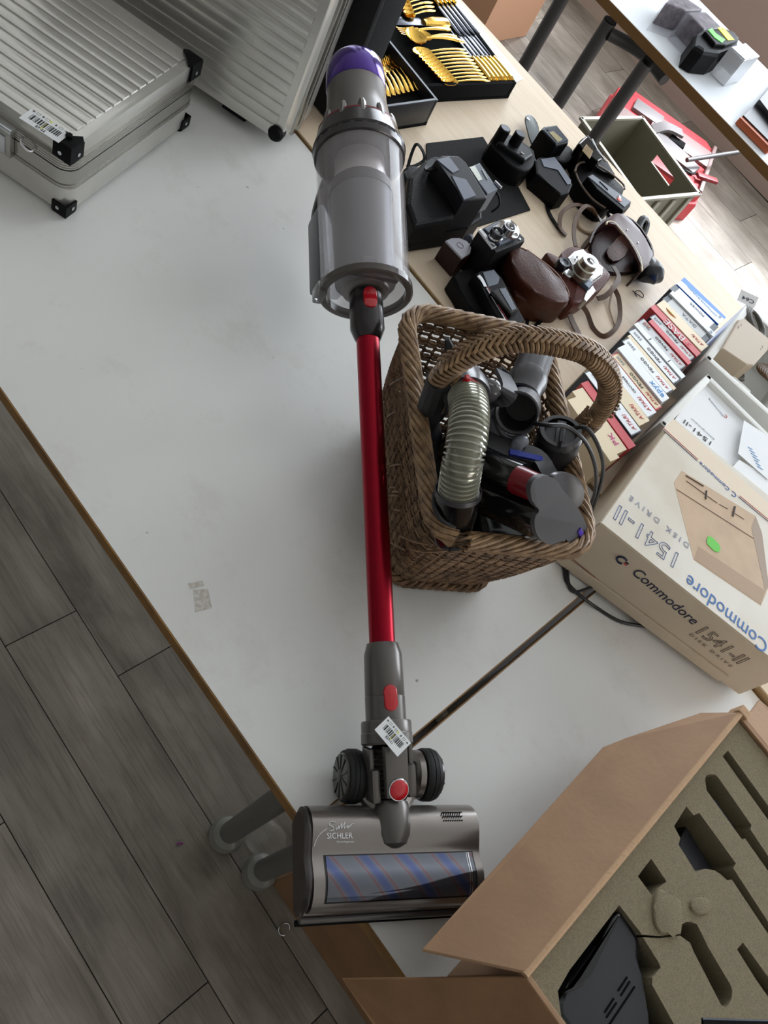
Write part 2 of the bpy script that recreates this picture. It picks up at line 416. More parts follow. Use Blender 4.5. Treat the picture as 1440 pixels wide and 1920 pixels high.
def vl(name, prof, m, parent=vac, seg=48, sm=True, cap=True, M=None, sy=1.0):
    b = MB(VM @ M if M else VM); b.lathe(prof, seg, cap=cap, sy=sy); return b.build(name, m, parent, smooth=sm)
vl('tube', [(-.02, .0162), (.428, .0162)], REDM)
def pill(parent, x, r, length, wd, m=REDP, name='release_button', th=.0035, az=0):
    """raised oval button on a cylinder of radius r, long along X"""
    b = MB(VM @ Matrix.Rotation(az, 4, 'X')); pts = []
    for k in range(28):
        a = 2 * PI * k / 28; cx = math.copysign(max(0, length / 2 - wd / 2), math.cos(a))
        pts.append((x + cx + wd / 2 * math.cos(a), wd / 2 * math.sin(a)))
    b.prism(pts, r - .006, r + th, bev=.0016); return b.build(name, m, parent)
# lower socket and collar
sock = vl('lower_socket', [(-.092, .0245), (-.0625, .0245), (-.062, .0238), (-.0612, .0242), (-.012, .0235), (.002, .0195), (.002, .017)], GUN)
pill(sock, -.066, .0235, .031, .0165, az=-.12)
col = vl('collar', [(-.119, .0295), (-.117, .031), (-.106, .031), (-.105, .0304), (-.093, .0304), (-.091, .0295), (-.091, .024)], GUN)
# upper neck
neck = vl('neck', [(.424, .0168), (.426, .0185), (.441, .0242), (.495, .0236), (.497, .021)], GUND)
pill(neck, .478, .0232, .033, .019, az=-.15)
vl('neck_ring', [(.4965, .0255), (.5, .0335), (.504, .034), (.506, .03)], GUN)
# clear bin: double walled cylinder with a thick bottom lid
binp = [(.497, .001), (.497, .0625), (.499, .0655), (.507, .066), (.512, .064), (.725, .0655), (.725, .0635), (.513, .0615), (.509, .060), (.503, .0575), (.503, .001)]
bin_ = vl('dust_bin', binp, CLEAR, cap=False, seg=64)
b = MB(VM); b.lathe([(.4945, .0645), (.4955, .067), (.5045, .067), (.506, .0645), (.506, .057), (.4945, .057), (.4945, .0645)], 56, cap=False); b.build('lid_ring', mat('smoky_lid_rim', (104, 98, 94), .12, 0, trans=.35, ior=1.3), bin_)
b = MB(VM); b.box((.516, .012, .044), (.02, .022, .01), bev=.002); b.build('lid_catch', mat('clear_catch', (210, 210, 212), .05, 0, trans=.8, ior=1.3), bin_)
b = MB(VM); b.box((.514, .012, .036), (.008, .018, .006), bev=.001); b.box((.505, 0, .034), (.006, .07, .008), bev=.002); b.build('lid_latch', BLACK, bin_)
b = MB(VM); b.box((.5, .062, -.02), (.02, .014, .03), bev=.003); b.build('lid_hinge', mat('clear_catch', (210, 210, 212), .05), bin_)
vl('cyclone_core', [(.513, .0435), (.655, .0445), (.661, .047), (.668, .047)], SHROUDD, bin_)
vl('cyclone_skirt', [(.660, .0475), (.676, .0475), (.683, .041), (.684, .037)], mat('dark_skirt', (78, 78, 82), .45, .4), bin_)
vl('cyclone_shroud', [(.683, .0385), (.70, .0385), (.7005, .0375), (.735, .0375)], SHROUD, bin_)
vl('bin_collar', [(.7255, .0665), (.727, .0685), (.737, .069), (.74, .066)], GUND)
# ring of cyclone cones
b = MB(VM); n = 24
for k in range(n):
    a = 2 * PI * k / n
    T = Matrix.Rotation(a, 4, 'X') @ frame((.733, 0, .0625), (.95, 0, -.22), (0, 0, 1))
    b.lathe([(0, .0062), (.004, .0082), (.028, .0078), (.040, .0058), (.042, .001)], 10, T, cap=False)
cy = b.build('cyclone_ring', GUND, vac)
b = MB(VM); b.lathe([(.738, .0685), (.741, .0705), (.757, .0655), (.770, .0615), (.772, .058)], 64); b.build('cyclone_base', GUND, cy)
b = MB(VM)
for k in range(12):
    a = 2 * PI * (k + .5) / 12
    T = Matrix.Rotation(a, 4, 'X') @ frame((.757, 0, .0575), (1, 0, -.13), (0, 0, 1))
    b.lathe([(0, .0072), (.026, .0064), (.034, .004), (.036, .0006)], 10, T, cap=False)
b.build('cyclone_lobe', GUN, cy)
b = MB(VM); b.lathe([(.7715, .0612), (.7735, .0612)], 56, cap=False); b.lathe([(.7715, .0600), (.7735, .0600)], 56, cap=False); b.build('red_seal', mat('dull_red_ring', (120, 30, 44), .4), cy)
vl('motor_housing', [(.765, .058), (.785, .0545), (.805, .0495), (.825, .0465), (.856, .0455)], GUN, cy, seg=56)
vl('purple_filter_cap', [(.8555, .0458), (.858, .0468), (.885, .0462), (.9, .044), (.908, .039), (.912, .028), (.913, .001)], PURPLE, seg=56)
# handle, trigger and battery underneath, reaching down to the table
bat = MB(VM)
tz = -.062
bat.box((.64, .012, -.118), (.135, .05, .052), bev=.008)
hb = bat.build('battery_pack', mat('dark_grey_battery', (66, 66, 70), .35), vac)
b = MB(VM); b.box((.64, .012, -.0885), (.128, .046, .006), bev=.002); b.build('battery_plate', SLATE, hb)
b = MB(VM); b.tube([(.745, 0, -.05), (.765, .006, -.10), (.735, .010, -.145), (.70, .012, -.146)], .017, 14, smooth=6); hd = b.build('handle', GUND, vac)
b = MB(VM); b.tube([(.60, .004, -.06), (.60, .01, -.088)], .018, 14); b.build('bridge', GUND, vac)
b = MB(VM); b.box((.722, .004, -.088), (.012, .014, .03), bev=.003); b.build('trigger', REDP, hd)

# ---- floor head
Cr = (P(560, 1512, .79) + P(890, 1510, .79)) / 2; Wd = (P(890, 1510, .79) - P(560, 1512, .79)); Wd.z = 0; Wd.normalize(); Fd = Vector((Wd.y, -Wd.x, 0))
HC = (P(737, 1600, .795)); HC.z = 0
HM = frame((HC.x, HC.y, .7515), Fd, (0, 0, 1))       # X forward, Y = toward photo left
HW = .1095
# peanut shaped cross-section in X (forward) / Z
prof = [(-.052, .012), (-.056, .026), (-.052, .042), (-.042, .053), (-.028, .057), (-.012, .0535), (.0, .050), (.012, .052), (.026, .0555), (.042, .052), (.054, .042), (.058, .028), (.055, .016), (.060, .012), (.060, .0), (-.046, .0)]
def cross(b, prof, y0, y1, M=None, inset=0):
    n = len(prof); cx = sum(p[0] for p in prof) / n; cz = sum(p[1] for p in prof) / n
    ys = [(y0, 1 - inset), (y0 + .004, 1), (y1 - .004, 1), (y1, 1 - inset)]
    vs = [(cx + (p[0] - cx) * s, y, cz + (p[1] - cz) * s) for y, s in ys for p in prof]
    fs = [tuple(range(n)), tuple(3 * n + i for i in range(n - 1, -1, -1))]
    for k in range(3):
        for i in range(n): fs.append((k * n + i, (k + 1) * n + i, (k + 1) * n + (i + 1) % n, k * n + (i + 1) % n))
    b.add(vs, fs, M); return b
def smoothprof(pr, k=4):
    q = spline([(p[0], p[1], 0) for p in pr[:13]], k); return [(v.x, v.y) for v in q] + pr[13:]
sp = smoothprof(prof)
b = MB(HM); cross(b, sp, -HW + .009, HW); head = b.build('floor_head', TITAN, vac)
b = MB(HM); cross(b, [(p[0] * .985, p[1] * .985 + .0004) for p in sp], -HW, -HW + .0095, inset=.12); b.build('end_cap', mat('dark_end_cap', (54, 47, 46), .45), head)
b = MB(HM); b.box((.0635, 0, .0075), (.007, HW * 2 - .01, .013), bev=.003); b.build('front_bumper', GUN, head)
b = MB(HM); b.box((.0655, 0, .0008), (.007, HW * 2 - .004, .0026), bev=.001); b.build('rubber_lip', BLACK, head)
# chrome window over the brush roller
def arcpatch(b, x0, x1, y0, y1, lift, k=14, thick=.0012):
    top = [(x, zz(x) + lift) for x in [x0 + (x1 - x0) * i / k for i in range(k + 1)]]
    vs = []; 
    for y in (y0, y1):
        for x, z in top: vs.append((x, y, z))
        for x, z in top: vs.append((x, y, z - thick))
    m = k + 1; fs = []
    for i in range(k):
        fs += [(i, i + 1, 2 * m + i + 1, 2 * m + i), (m + i + 1, m + i, 3 * m + i, 3 * m + i + 1), (i + 1, i, m + i, m + i + 1), (2 * m + i, 2 * m + i + 1, 3 * m + i + 1, 3 * m + i)]
    fs += [(0, 2 * m, 3 * m, m), (k, m + k, 3 * m + k, 2 * m + k)]
    b.add(vs, fs); return b
tops = sorted([(p[0], p[1]) for p in sp[4:46] if p[1] > .02])
def zz(x):
    c = [p for p in tops]
    best = max((p for p in c if abs(p[0] - x) < .0045), key=lambda p: p[1], default=None)
    for i in range(len(c) - 1):
        if c[i][0] <= x <= c[i + 1][0] and c[i + 1][0] - c[i][0] > 1e-6:
            t = (x - c[i][0]) / (c[i + 1][0] - c[i][0]); return c[i][1] * (1 - t) + c[i + 1][1] * t
    return best[1] if best else .03
b = MB(HM); arcpatch(b, .0005, .050, -.087, .1, .0006); b.build('window_frame', BLACKG, head)
winm = bpy.data.materials.new('mirror_tinted_window'); winm.use_nodes = True; nt = winm.node_tree; pb = nt.nodes['Principled BSDF']
tc = nt.nodes.new('ShaderNodeTexCoord'); mp = nt.nodes.new('ShaderNodeMapping'); mp.inputs['Rotation'].default_value = (0, 0, .95); mp.inputs['Scale'].default_value = (20, 20, 20)
wv = nt.nodes.new('ShaderNodeTexWave'); wv.inputs['Scale'].default_value = .42; wv.inputs['Distortion'].default_value = .6; nt.links.new(tc.outputs['Object'], mp.inputs[0]); nt.links.new(mp.outputs[0], wv.inputs[0])
rp = nt.nodes.new('ShaderNodeValToRGB'); rp.color_ramp.elements[0].color = srgb(96, 100, 110); rp.color_ramp.elements[1].color = srgb(70, 82, 128)
e = rp.color_ramp.elements.new(.45); e.color = srgb(100, 103, 110); e = rp.color_ramp.elements.new(.62); e.color = srgb(116, 74, 82); e = rp.color_ramp.elements.new(.75); e.color = srgb(100, 103, 110)
nt.links.new(wv.outputs[0], rp.inputs[0]); nt.links.new(rp.outputs[0], pb.inputs['Base Color']); pb.inputs['Metallic'].default_value = .75; pb.inputs['Roughness'].default_value = .09; pb.inputs['Coat Weight'].default_value = .6
b = MB(HM); arcpatch(b, .002, .0485, -.085, .098, .0016); b.build('brush_window', winm, head)
b = MB(HM); arcpatch(b, .002, .0485, -0+.0925, .0935, .0022); arcpatch(b, .002, .0485, .09, .0905, .0022); b.build('window_ridge', CHROME, head)
b = MB(HM)
for i in range(9):
    for j in range(3):
        b.cyl((-.0425 + j * .0046, .063 + i * .003, .05), (-.0425 + j * .0046, .063 + i * .003, .0578 + (.0004 if j == 1 else 0)), .0008, seg=6)
b.build('vent_hole', BLACK, head, smooth=False, kind='stuff')
LOGO = mat('pale_logo_print', (232, 232, 234), .5)
TX = HM @ Matrix(((0, -1, 0, 0), (1, 0, 0, 0), (0, 0, 1, 0), (0, 0, 0, 1)))       # text X = toward photo right
def headtext(s, x, y, size, sx=1, sh=0): 
    z = zz(-y) + .0006
    text(s, size, TX @ Matrix.Translation((x, y, z)) , LOGO, head, sx=sx, shear=sh)
headtext('SICHLER', -.069, .0185, .0092, .9)
headtext('Haushaltsgeraete', -.062, .0125, .0030, 1)
b = MB(TX @ Matrix.Translation((.009, .0045, 0))); z0 = .0578
b.tube([(-.108, .0035, .0545), (-.106, .010, .0552), (-.101, .0165, .0562), (-.093, .022, .0572)], .0004, 5, smooth=5)
b.tube([(-.083, .0285, z0), (-.0885, .0288, z0), (-.091, .0255, z0), (-.0865, .0235, z0), (-.0855, .0205, z0), (-.0905, .0195, z0)], .00045, 5, smooth=5)
b.tube([(-.083, .0235, z0), (-.0825, .0205, z0), (-.079, .0245, z0), (-.0795, .021, z0), (-.0755, .0275, z0), (-.0765, .0215, z0), (-.072, .0285, z0), (-.073, .0218, z0), (-.068, .0245, z0), (-.069, .0218, z0), (-.0635, .026, z0), (-.060, .0265, z0)], .00045, 5, smooth=5)
b.build('script_logo', LOGO, head)
# pivot arms, wheels, bellows
Wl = P(655, 1455, .785); Wr = P(802, 1452, .785)
def wheel(c, side):
    o = thing_part('wheel', frame((c.x, c.y, .7835), Wd * side, (0, 0, 1)))
    return o
def thing_part(name, M): return M
for c, s in ((Wl, -1), (Wr, 1)):
    M = frame((c.x, c.y, .784), Wd * s, (0, 0, 1))
    b = MB(M); b.lathe([(-.012, .026), (-.0115, .0305), (-.0075, .032), (-.0035, .032), (-.0028, .031), (-.0022, .032), (.002, .032), (.0026, .031), (.0032, .0315), (.0075, .030), (.009, .027)], 40)
    wh = b.build('wheel', RUBBER, vac)
    b = MB(M); b.lathe([(.008, .0275), (.0115, .026), (.012, .008), (.0135, .006), (.014, .001)], 32); hubo = b.build('hub', mat('smoky_hub', (74, 72, 70), .2, .3), wh)
    b = MB(M)
    for k in range(10):
        T = Matrix.Rotation(2 * PI * k / 10, 4, 'X'); b.box((.0122, .0, .016), (.001, .0022, .018), M=T)
    b.build('spoke', GUND, wh, smooth=False)
    b = MB(M); b.lathe([(-.022, .0255), (-.021, .029), (-.014, .0295), (-.0125, .026)], 36); b.build('wheel_arch', TITAN, vac)
Wm = (Wl + Wr) / 2
b = MB(frame((Wm.x, Wm.y, .784), Wd, (0, 0, 1)))
b.tube([(.032, 0, 0), (.031, .022, -.004), (.022, .040, -.008), (.0, .052, -.01), (-.022, .040, -.008), (-.031, .022, -.004), (-.032, 0, 0)], .010, 12, smooth=5); 
b.M = HM
yk = MB(HM)
for s in (-1, 1): yk.tube([(-.105, s * .035, .033), (-.085, s * .036, .034), (-.066, s * .026, .036), (-.05, s * .012, .040)], .011, 12, smooth=5)
yk.build('yoke', TITAN, vac); b.bm.free()
pk = MB(HM); pk.lathe([(-.056, .020), (-.05, .0215), (-.03, .0222), (-.020, .0212), (-.010, .0165), (-.005, .008), (-.0035, .001)], 32, Matrix.Translation((0, 0, .044)) @ Matrix.Rotation(.05, 4, 'Y')); pk.build('swivel_knuckle', GUN, vac)
# hinge block between collar and knuckle
k0 = VM @ Vector((-.116, 0, -.002)); k1 = HM @ Vector((-.052, 0, .042)); kd = (k0 - k1)
KM = frame(k1, kd, (0, 0, 1)); KL = kd.length
b = MB(KM)
for i in range(13): b.lathe([(0, .0165), (.0022, .019), (.0044, .0165)], 22, Matrix.Translation((.002 + i * (KL - .006) / 13, 0, -.002)))
b.build('bellows_hose', mat('grey_black_bellows', (88, 84, 80), .3, .4), vac)
b = MB(KM)
for s in (-1, 1):
    b.box((KL * .40, s * .0235, .004), (KL * .52, .011, .030), bev=.004); 
    b.box((KL * .80, s * .0255, .002), (KL * .34, .006, .022), bev=.002)
b.build('hinge_cheek', GUN, vac)
b = MB(KM); b.box((KL * .62, 0, .0225), (KL * .80, .030, .010), bev=.003); hp = b.build('hinge_plate', GUN, vac)
b = MB(KM @ Matrix.Translation((KL * .34, 0, .0275)) @ Matrix.Rotation(-PI / 2, 4, 'Y')); b.lathe([(0, .0125), (.001, .013), (.0015, .0125)], 32); b.build('button_ring', SILVER, hp)
b = MB(KM @ Matrix.Translation((KL * .34, 0, .028)) @ Matrix.Rotation(-PI / 2, 4, 'Y')); b.lathe([(0, .0118), (.002, .0115), (.0035, .009), (.0042, .004), (.0044, .0005)], 32); b.build('round_button', REDP, hp)

# ---- barcode stickers
YEL = mat('yellow_print', (226, 226, 130), .6)
def sticker(parent, M, w_, h_, code, name='barcode_sticker'):
    rnd = random.Random(3)
    b = MB(M); b.box((0, 0, 0), (w_, h_, .0005)); st = b.build(name, PAPER, parent, smooth=False)
    k = w_ / .040
    b = MB(M); x = -.0145 * k
    while x < .0145 * k:
        wv_ = rnd.choice((.0004, .0004, .0008, .0012)) * k; b.box((x, .0005 * k, .0004), (wv_, .0078 * k, .0002)); x += wv_ + rnd.choice((.0004, .0006, .0009)) * k
    for i, (ax, dx, dy) in enumerate(((-.0165, -1, 0), (-.007, 0, 1), (.006, 0, -1), (.0165, 1, 0))):
        T = Matrix.Translation((ax * k, .0083 * k, .0004)) @ Matrix.Rotation(math.atan2(dy, dx), 4, 'Z')
        b.box((-.0006 * k, 0, 0), (.0016 * k, .0008 * k, .0002), M=T); b.prism([(0, .0013 * k), (0, -.0013 * k), (.0016 * k, 0)], -.0001, .0001, M=T)
    for bx in (-.0118, -.0025, .011):
        for dx, dy, sx_, sy_ in ((0, .0013, .0034, .0002), (0, -.0013, .0034, .0002), (-.0016, 0, .0002, .0028), (.0016, 0, .0002, .0028)):
            b.box(((bx + dx) * k, (.0083 + dy) * k, .0004), (sx_ * k, sy_ * k, .0002))
    b.build('barcode_print', INK, st, smooth=False)
    b = MB(M); b.box((.0008 * k, .0083 * k, .00035), (.0026 * k, .0026 * k, .0001)); b.box((0, -.0008 * k, .00032), (.002 * k, .010 * k, .0001)); b.build('highlight', YEL, st, smooth=False)
    text(code, .0042 * k, M @ Matrix.Translation((0, -.0066 * k, .0005)), INK, st)
    return st
p1 = P(700, 1368, .861); p2 = P(743, 1419, .861); p3 = P(774, 1394, .861); p4 = P(727, 1344, .861)
SM = frame((p1 + p2 + p3 + p4) / 4 + Vector((0, 0, .001)), p2 - p1, None, y=(p4 - p1))
sticker(vac, SM @ Matrix.Rotation(0, 4, 'Z'), (p2 - p1).length, (p4 - p1).length, 'E27-11')

# ================================================================== aluminium case lying on the table
def corner_piece(parent, M, s=.034, h=.032, up=1):
    """rounded plastic corner guard with two rivets; local X and Y run inward along both edges"""
    b = MB(M); q = s
    pts = [(-.0025, -.0025), (q * .8, -.0025), (q, q * .12), (q * .55, q * .5), (q * .12, q), (-.0025, q * .8)]
    b.prism(pts, -.001, .0035, bev=.001)
    b.prism([(-.003, -.003), (q * .85, -.003), (q * .85, .0005), (.0005, .0005), (.0005, q * .85), (-.003, q * .85)], -h, .001, bev=.001)
    c = b.build('corner_guard', BLACK, parent)
    b = MB(M); b.cyl((q * .45, -.0028, -h * .55), (q * .45, -.0045, -h * .55), .0032, seg=10); b.build('rivet', SILVER, c)
    b = MB(M); b.cyl((-.0028, q * .45, -h * .55), (-.0045, q * .45, -h * .55), .0032, seg=10); b.build('rivet', SILVER, c)
    return c
def rrect(x0, x1, y0, y1, r, k=5):
    pts = []
    for cx, cy, a in ((x1 - r, y0 + r, -PI / 2), (x1 - r, y1 - r, 0), (x0 + r, y1 - r, PI / 2), (x0 + r, y0 + r, PI)):
        for i in range(k + 1): pts.append((cx + r * math.cos(a + PI / 2 * i / k), cy + r * math.sin(a + PI / 2 * i / k)))
    return pts
def ribbed_lid(name, M, x0, x1, y0, y1, z0, z1, m, parent, n, along='x', rz=.0022):
    """shell whose face carries rolled ribs"""
    b = MB(M); b.prism(rrect(x0, x1, y0, y1, .012), z0, z1, bev=.006)
    o = b.build(name, m, parent)
    b = MB(M); 
    for i in range(n):
        t = (i + .5) / n
        if along == 'x':
            y = y0 + .016 + (y1 - y0 - .032) * t; b.tube([(x0 + .012, y, z1 - .0008), (x0 + .02, y, z1), (x1 - .02, y, z1), (x1 - .012, y, z1 - .0008)], rz, 6)
    return o, b
ca = P(122, 408, .75); cb = P(345, 240, .75); cv = (cb - ca).normalized(); cu = Vector((-cv.y, cv.x, 0))      # cu runs to photo left along the front
CM = frame((ca.x, ca.y, .7505), cu, (0, 0, 1))         # X along front (photo left), Y must run into the case
if CM.col[1].xyz.dot(cv) < 0: CM = CM @ Matrix.Diagonal((1, -1, 1, 1))
CM = Matrix(((cv.x, -cu.x * -1, 0, ca.x), (cv.y, cu.y, 0, ca.y), (0, 0, 1, .7505), (0, 0, 0, 1)))  # X = depth direction, Y = along front
LX, LY, LZ = .335, .46, .128
case = thing('aluminium_case', 'ribbed aluminium case lying flat with a barcode sticker on its lid corner', 'case', CM)
b = MB(CM); b.prism(rrect(0, LX, 0, LY, .02), .006, .083, bev=.0); base = b.build('base_shell', ALU, case)
b = MB(CM); b.prism(rrect(.002, LX - .002, .002, LY - .002, .02), .101, LZ - .001, bev=.007); lid = b.build('lid_shell', ALU, case)
b = MB(CM); n = 14
for i in range(n):
    x = .026 + (LX - .052) * i / (n - 1)
    b.prism([(x - .0095, .018), (x + .0065, .018), (x + .0065, LY - .02), (x - .0095, LY - .02)], LZ - .0012, LZ + .0014, bev=.0012)
ribs = b.build('lid_rib', ALU, lid)
def band(z0, z1, out, name, m=ALUD, grooves=0):
    b = MB(CM); b.prism(rrect(-out, LX + out, -out, LY + out, .024), z0, z1)
    for k in range(grooves):
        z = z0 + (z1 - z0) * (k + .5) / grooves; b.prism(rrect(-out - .0006, LX + out + .0006, -out - .0006, LY + out + .0006, .0246), z - .0012, z + .0012)
    return b.build(name, m, case)
band(.058, .083, .0028, 'lower_rim', grooves=0); band(.050, .058, .0036, 'rim_bead', grooves=2); band(.086, .103, .0034, 'upper_rim', grooves=4)
b = MB(CM); b.prism(rrect(.001, LX - .001, .001, LY - .001, .022), .082, .087); b.build('seam', BLACK, case)
corner_piece(case, CM @ Matrix.Translation((0, 0, LZ)), .032, .026)
b = MB(CM @ Matrix.Translation((.014, .014, LZ + .003))); b.cyl((0, 0, 0), (0, 0, .006), .005, seg=14, bev=.001); b.build('stacking_stud', BLACK, case)
corner_piece(case, CM @ Matrix.Translation((LX, 0, LZ)) @ Matrix.Rotation(PI / 2, 4, 'Z'), .032, .026)
for x, rz in ((0, 0), (LX, PI / 2)):
    c = corner_piece(case, CM @ Matrix.Translation((x, 0, .003)) @ Matrix.Rotation(rz, 4, 'Z') @ Matrix.Diagonal((1, 1, -1, 1)), .027, .018)
# latch and strap loop on the front
b = MB(CM); b.box((-.008, .115, .078), (.009, .052, .05), bev=.002); la = b.build('latch_plate', ALUD, case)
b = MB(CM); b.box((-.0135, .115, .073), (.002, .036, .03), bev=.0005); b.box((-.009, .115, .101), (.012, .056, .006), bev=.001); b.build('latch_lever', SILVER, la)
b = MB(CM); b.cyl((-.0145, .115, .073), (-.0155, .115, .073), .003, seg=12); b.build('keyhole', BLACK, la)
b = MB(CM); b.tube([(-.004, .075, .097), (-.012, .072, .096), (-.014, .062, .092), (-.010, .056, .090), (-.003, .055, .092)], .0018, 8, smooth=5); b.build('wire_loop', CHROME, case)
sp_ = P(85, 237, .75 + LZ); lm_ = CM.inverted() @ Vector((sp_.x, sp_.y, .75 + LZ))
q1 = P(60, 215, .882) ; q2 = P(112, 248, .882)
sticker(case, frame((P(84, 236, .8825)), (q2 - q1), (0, 0, 1)), .062, .028, 'E7-22')

# ================================================================== ribbed aluminium case standing on its side
b0 = P(365, 190, .75); b1 = P(516, 290, .75); du = (b0 - b1).normalized(); dn = Vector((-du.y, du.x, 0))
if dn.dot(P(590, 235, .75) - b1) < 0: dn = -dn
lean = math.atan(0.055)
# local X along the bottom edge (photo left), local Y up the leaning face, local Z = outward toward the viewer
up_ = (Vector((0, 0, 1)) + dn * .09 + du * -.055).normalized()
FM = frame((b1.x, b1.y, .776), du, None, y=up_)
sgn = 1 if FM.col[2].xyz.dot(dn) < 0 else -1
case2 = thing('aluminium_case', 'large ribbed aluminium case standing upright on its side', 'case', fz((b1.x, b1.y, .75)))
TH = .135; W2, H2 = .50, .40
def zb(a): return a * sgn
b = MB(FM); b.box((W2 / 2, H2 / 2, zb(-.026)), (W2, H2, .050), bev=.006); sh = b.build('front_shell', ALU, case2)
b = MB(FM); n = 19
for i in range(n):
    y = .018 + (H2 - .036) * i / (n - 1); b.box((W2 / 2, y, zb(-.0004)), (W2 - .03, .0125, .0034), bev=.0014)
b.build('shell_rib', ALU, sh)
b = MB(FM); b.box((W2 / 2, H2 / 2, zb(-.108)), (W2, H2, .052), bev=.006); b.build('rear_shell', ALU, case2)
b = MB(FM)
for z, t, o in ((-.055, .012, .004), (-.0685, .004, .001), (-.081, .012, .004)): b.box((W2 / 2, H2 / 2, zb(z)), (W2 + 2 * o, H2 + 2 * o, t), bev=.0015)
b.build('rim_profile', ALUD, case2)
for x, y in ((.012, .012), (W2 - .012, .012)):
    b = MB(FM); b.lathe([(-.006, .010), (-.004, .014), (.012, .015), (.018, .012), (.02, .001)], 18, Matrix.Translation((x, y, zb(-.012))) @ Matrix.Rotation(-sgn * PI / 2, 4, 'Y'))
    b.build('corner_guard', BLACK, case2)
for x in (.10, .38):
    b = MB(FM); b.box((x, -.006, zb(-.03)), (.05, .014, .035), bev=.004); b.build('foot', BLACK, case2)

# ================================================================== gilded cutlery in black trays, and the open attache case
# lid of the black attache case
b = MB(); lidM = frame((-.925, 1.165, .7575), (-1, .02, 0), (0, 0, 1))
ac = thing('attache_case', 'open black velvet-lined cutlery case behind the upright aluminium case', 'case', lidM)
b = MB(lidM)
b.box((.24, -.005, .17), (.50, .012, .34), bev=.003)
for x in (0, .484): b.box((x, -.035, .17), (.012, .07, .34), bev=.002)
for z in (.006, .334): b.box((.24, -.035, z), (.48, .07, .012), bev=.002)
b.build('lid', CLOTHB, ac)
b = MB(lidM); b.tube([(-.03, -.055, .0), (.02, -.06, .10), (.09, -.062, .22), (.2, -.06, .33)], .01, flat=(.03, .003), smooth=5, up=(0, 1, 0)); b.build('lid_strap', mat('dark_webbing', (30, 29, 32), .8), ac)
b = MB(lidM); b.cyl((-.012, -.1, .012), (-.020, -.1, .012), .006, seg=12); b.build('brass_catch', GOLD, ac)

# white card strip beside the big tray
p = [P(982, 148, .756), P(968, 153, .756), P(845, 0, .756), P(862, 0, .756)]
e = (p[3] - p[0]).normalized() * .12
b = MB(); b.prism([(p[0].x, p[0].y), (p[1].x, p[1].y), (p[2].x + e.x, p[2].y + e.y), (p[3].x + e.x, p[3].y + e.y)], .7543, .7552)
tag(rebase(b.build('card_strip', PAPER, smooth=False), fz((p[0].x, p[0].y, .7543))), 'white card strip lying behind the large cutlery tray', 'paper')

def tray(name, label, M, lx, ly, h, wall, m, rimm, grooves=()):
    t = thing(name, label, 'tray', M); b = MB(M)
    b.box((lx / 2, ly / 2, .004), (lx, ly, .008)); b.build('tray_floor', VELVET, t, smooth=False)
    b = MB(M)
    for (cx, cy, sx, sy) in ((lx / 2, wall / 2, lx, wall), (lx / 2, ly - wall / 2, lx, wall), (wall / 2, ly / 2, wall, ly - 2 * wall), (lx - wall / 2, ly / 2, wall, ly - 2 * wall)): b.box((cx, cy, h / 2 + .001), (sx, sy, h - .002), bev=.002)
    b.build('tray_wall', m, t)
    return t
# big tray: X to photo upper left, Y toward the viewer
t0 = P(969, 156, .794); tu = (P(870, 2, .794) - t0); tu.z = 0; tu.normalize(); tu = (tu + Vector((-1, .03, 0))).normalized()
TM = Matrix(((tu.x, -tu.y * -1 * -1, 0, t0.x), (tu.y, tu.x, 0, t0.y), (0, 0, 1, .7545), (0, 0, 0, 1)))      # X = tu ; Y = rot90(tu)
tr1 = tray('cutlery_tray', 'large black velvet tray holding rows of gilded spoons, forks and knives', TM, .56, .285, .040, .010, VELVET, VELVET)
b = MB(TM); b.box((.28, .1425, .019), (.538, .263, .022)); b.build('padded_insert', VELVET, tr1, smooth=False)
s0 = P(822, 188, .815); s1 = P(720, 62, .815); su = (s1 - s0); su.z = 0; su.normalize()
UM = Matrix(((su.x, -su.y, 0, s0.x), (su.y, su.x, 0, s0.y), (0, 0, 1, .7545), (0, 0, 0, 1)))
tr2 = tray('cutlery_tray', 'smaller raised black tray with a grey rim holding gilded forks', UM, .30, .20, .060, .007, mat('black_tray_shell', (34, 34, 38), .4), SLATE)
b = MB(UM)
for (cx, cy, sx, sy) in ((.15, .0035, .30, .005), (.15, .1965, .30, .005), (.0035, .1, .005, .19), (.2965, .1, .005, .19)): b.box((cx, cy, .0608), (sx, sy, .0012))
b.build('rim_trim', mat('grey_rim', (88, 94, 106), .35), tr2, smooth=False)
b = MB(UM); b.box((.15, .1, .022), (.284, .184, .028)); b.build('padded_insert', VELVET, tr2, smooth=False)

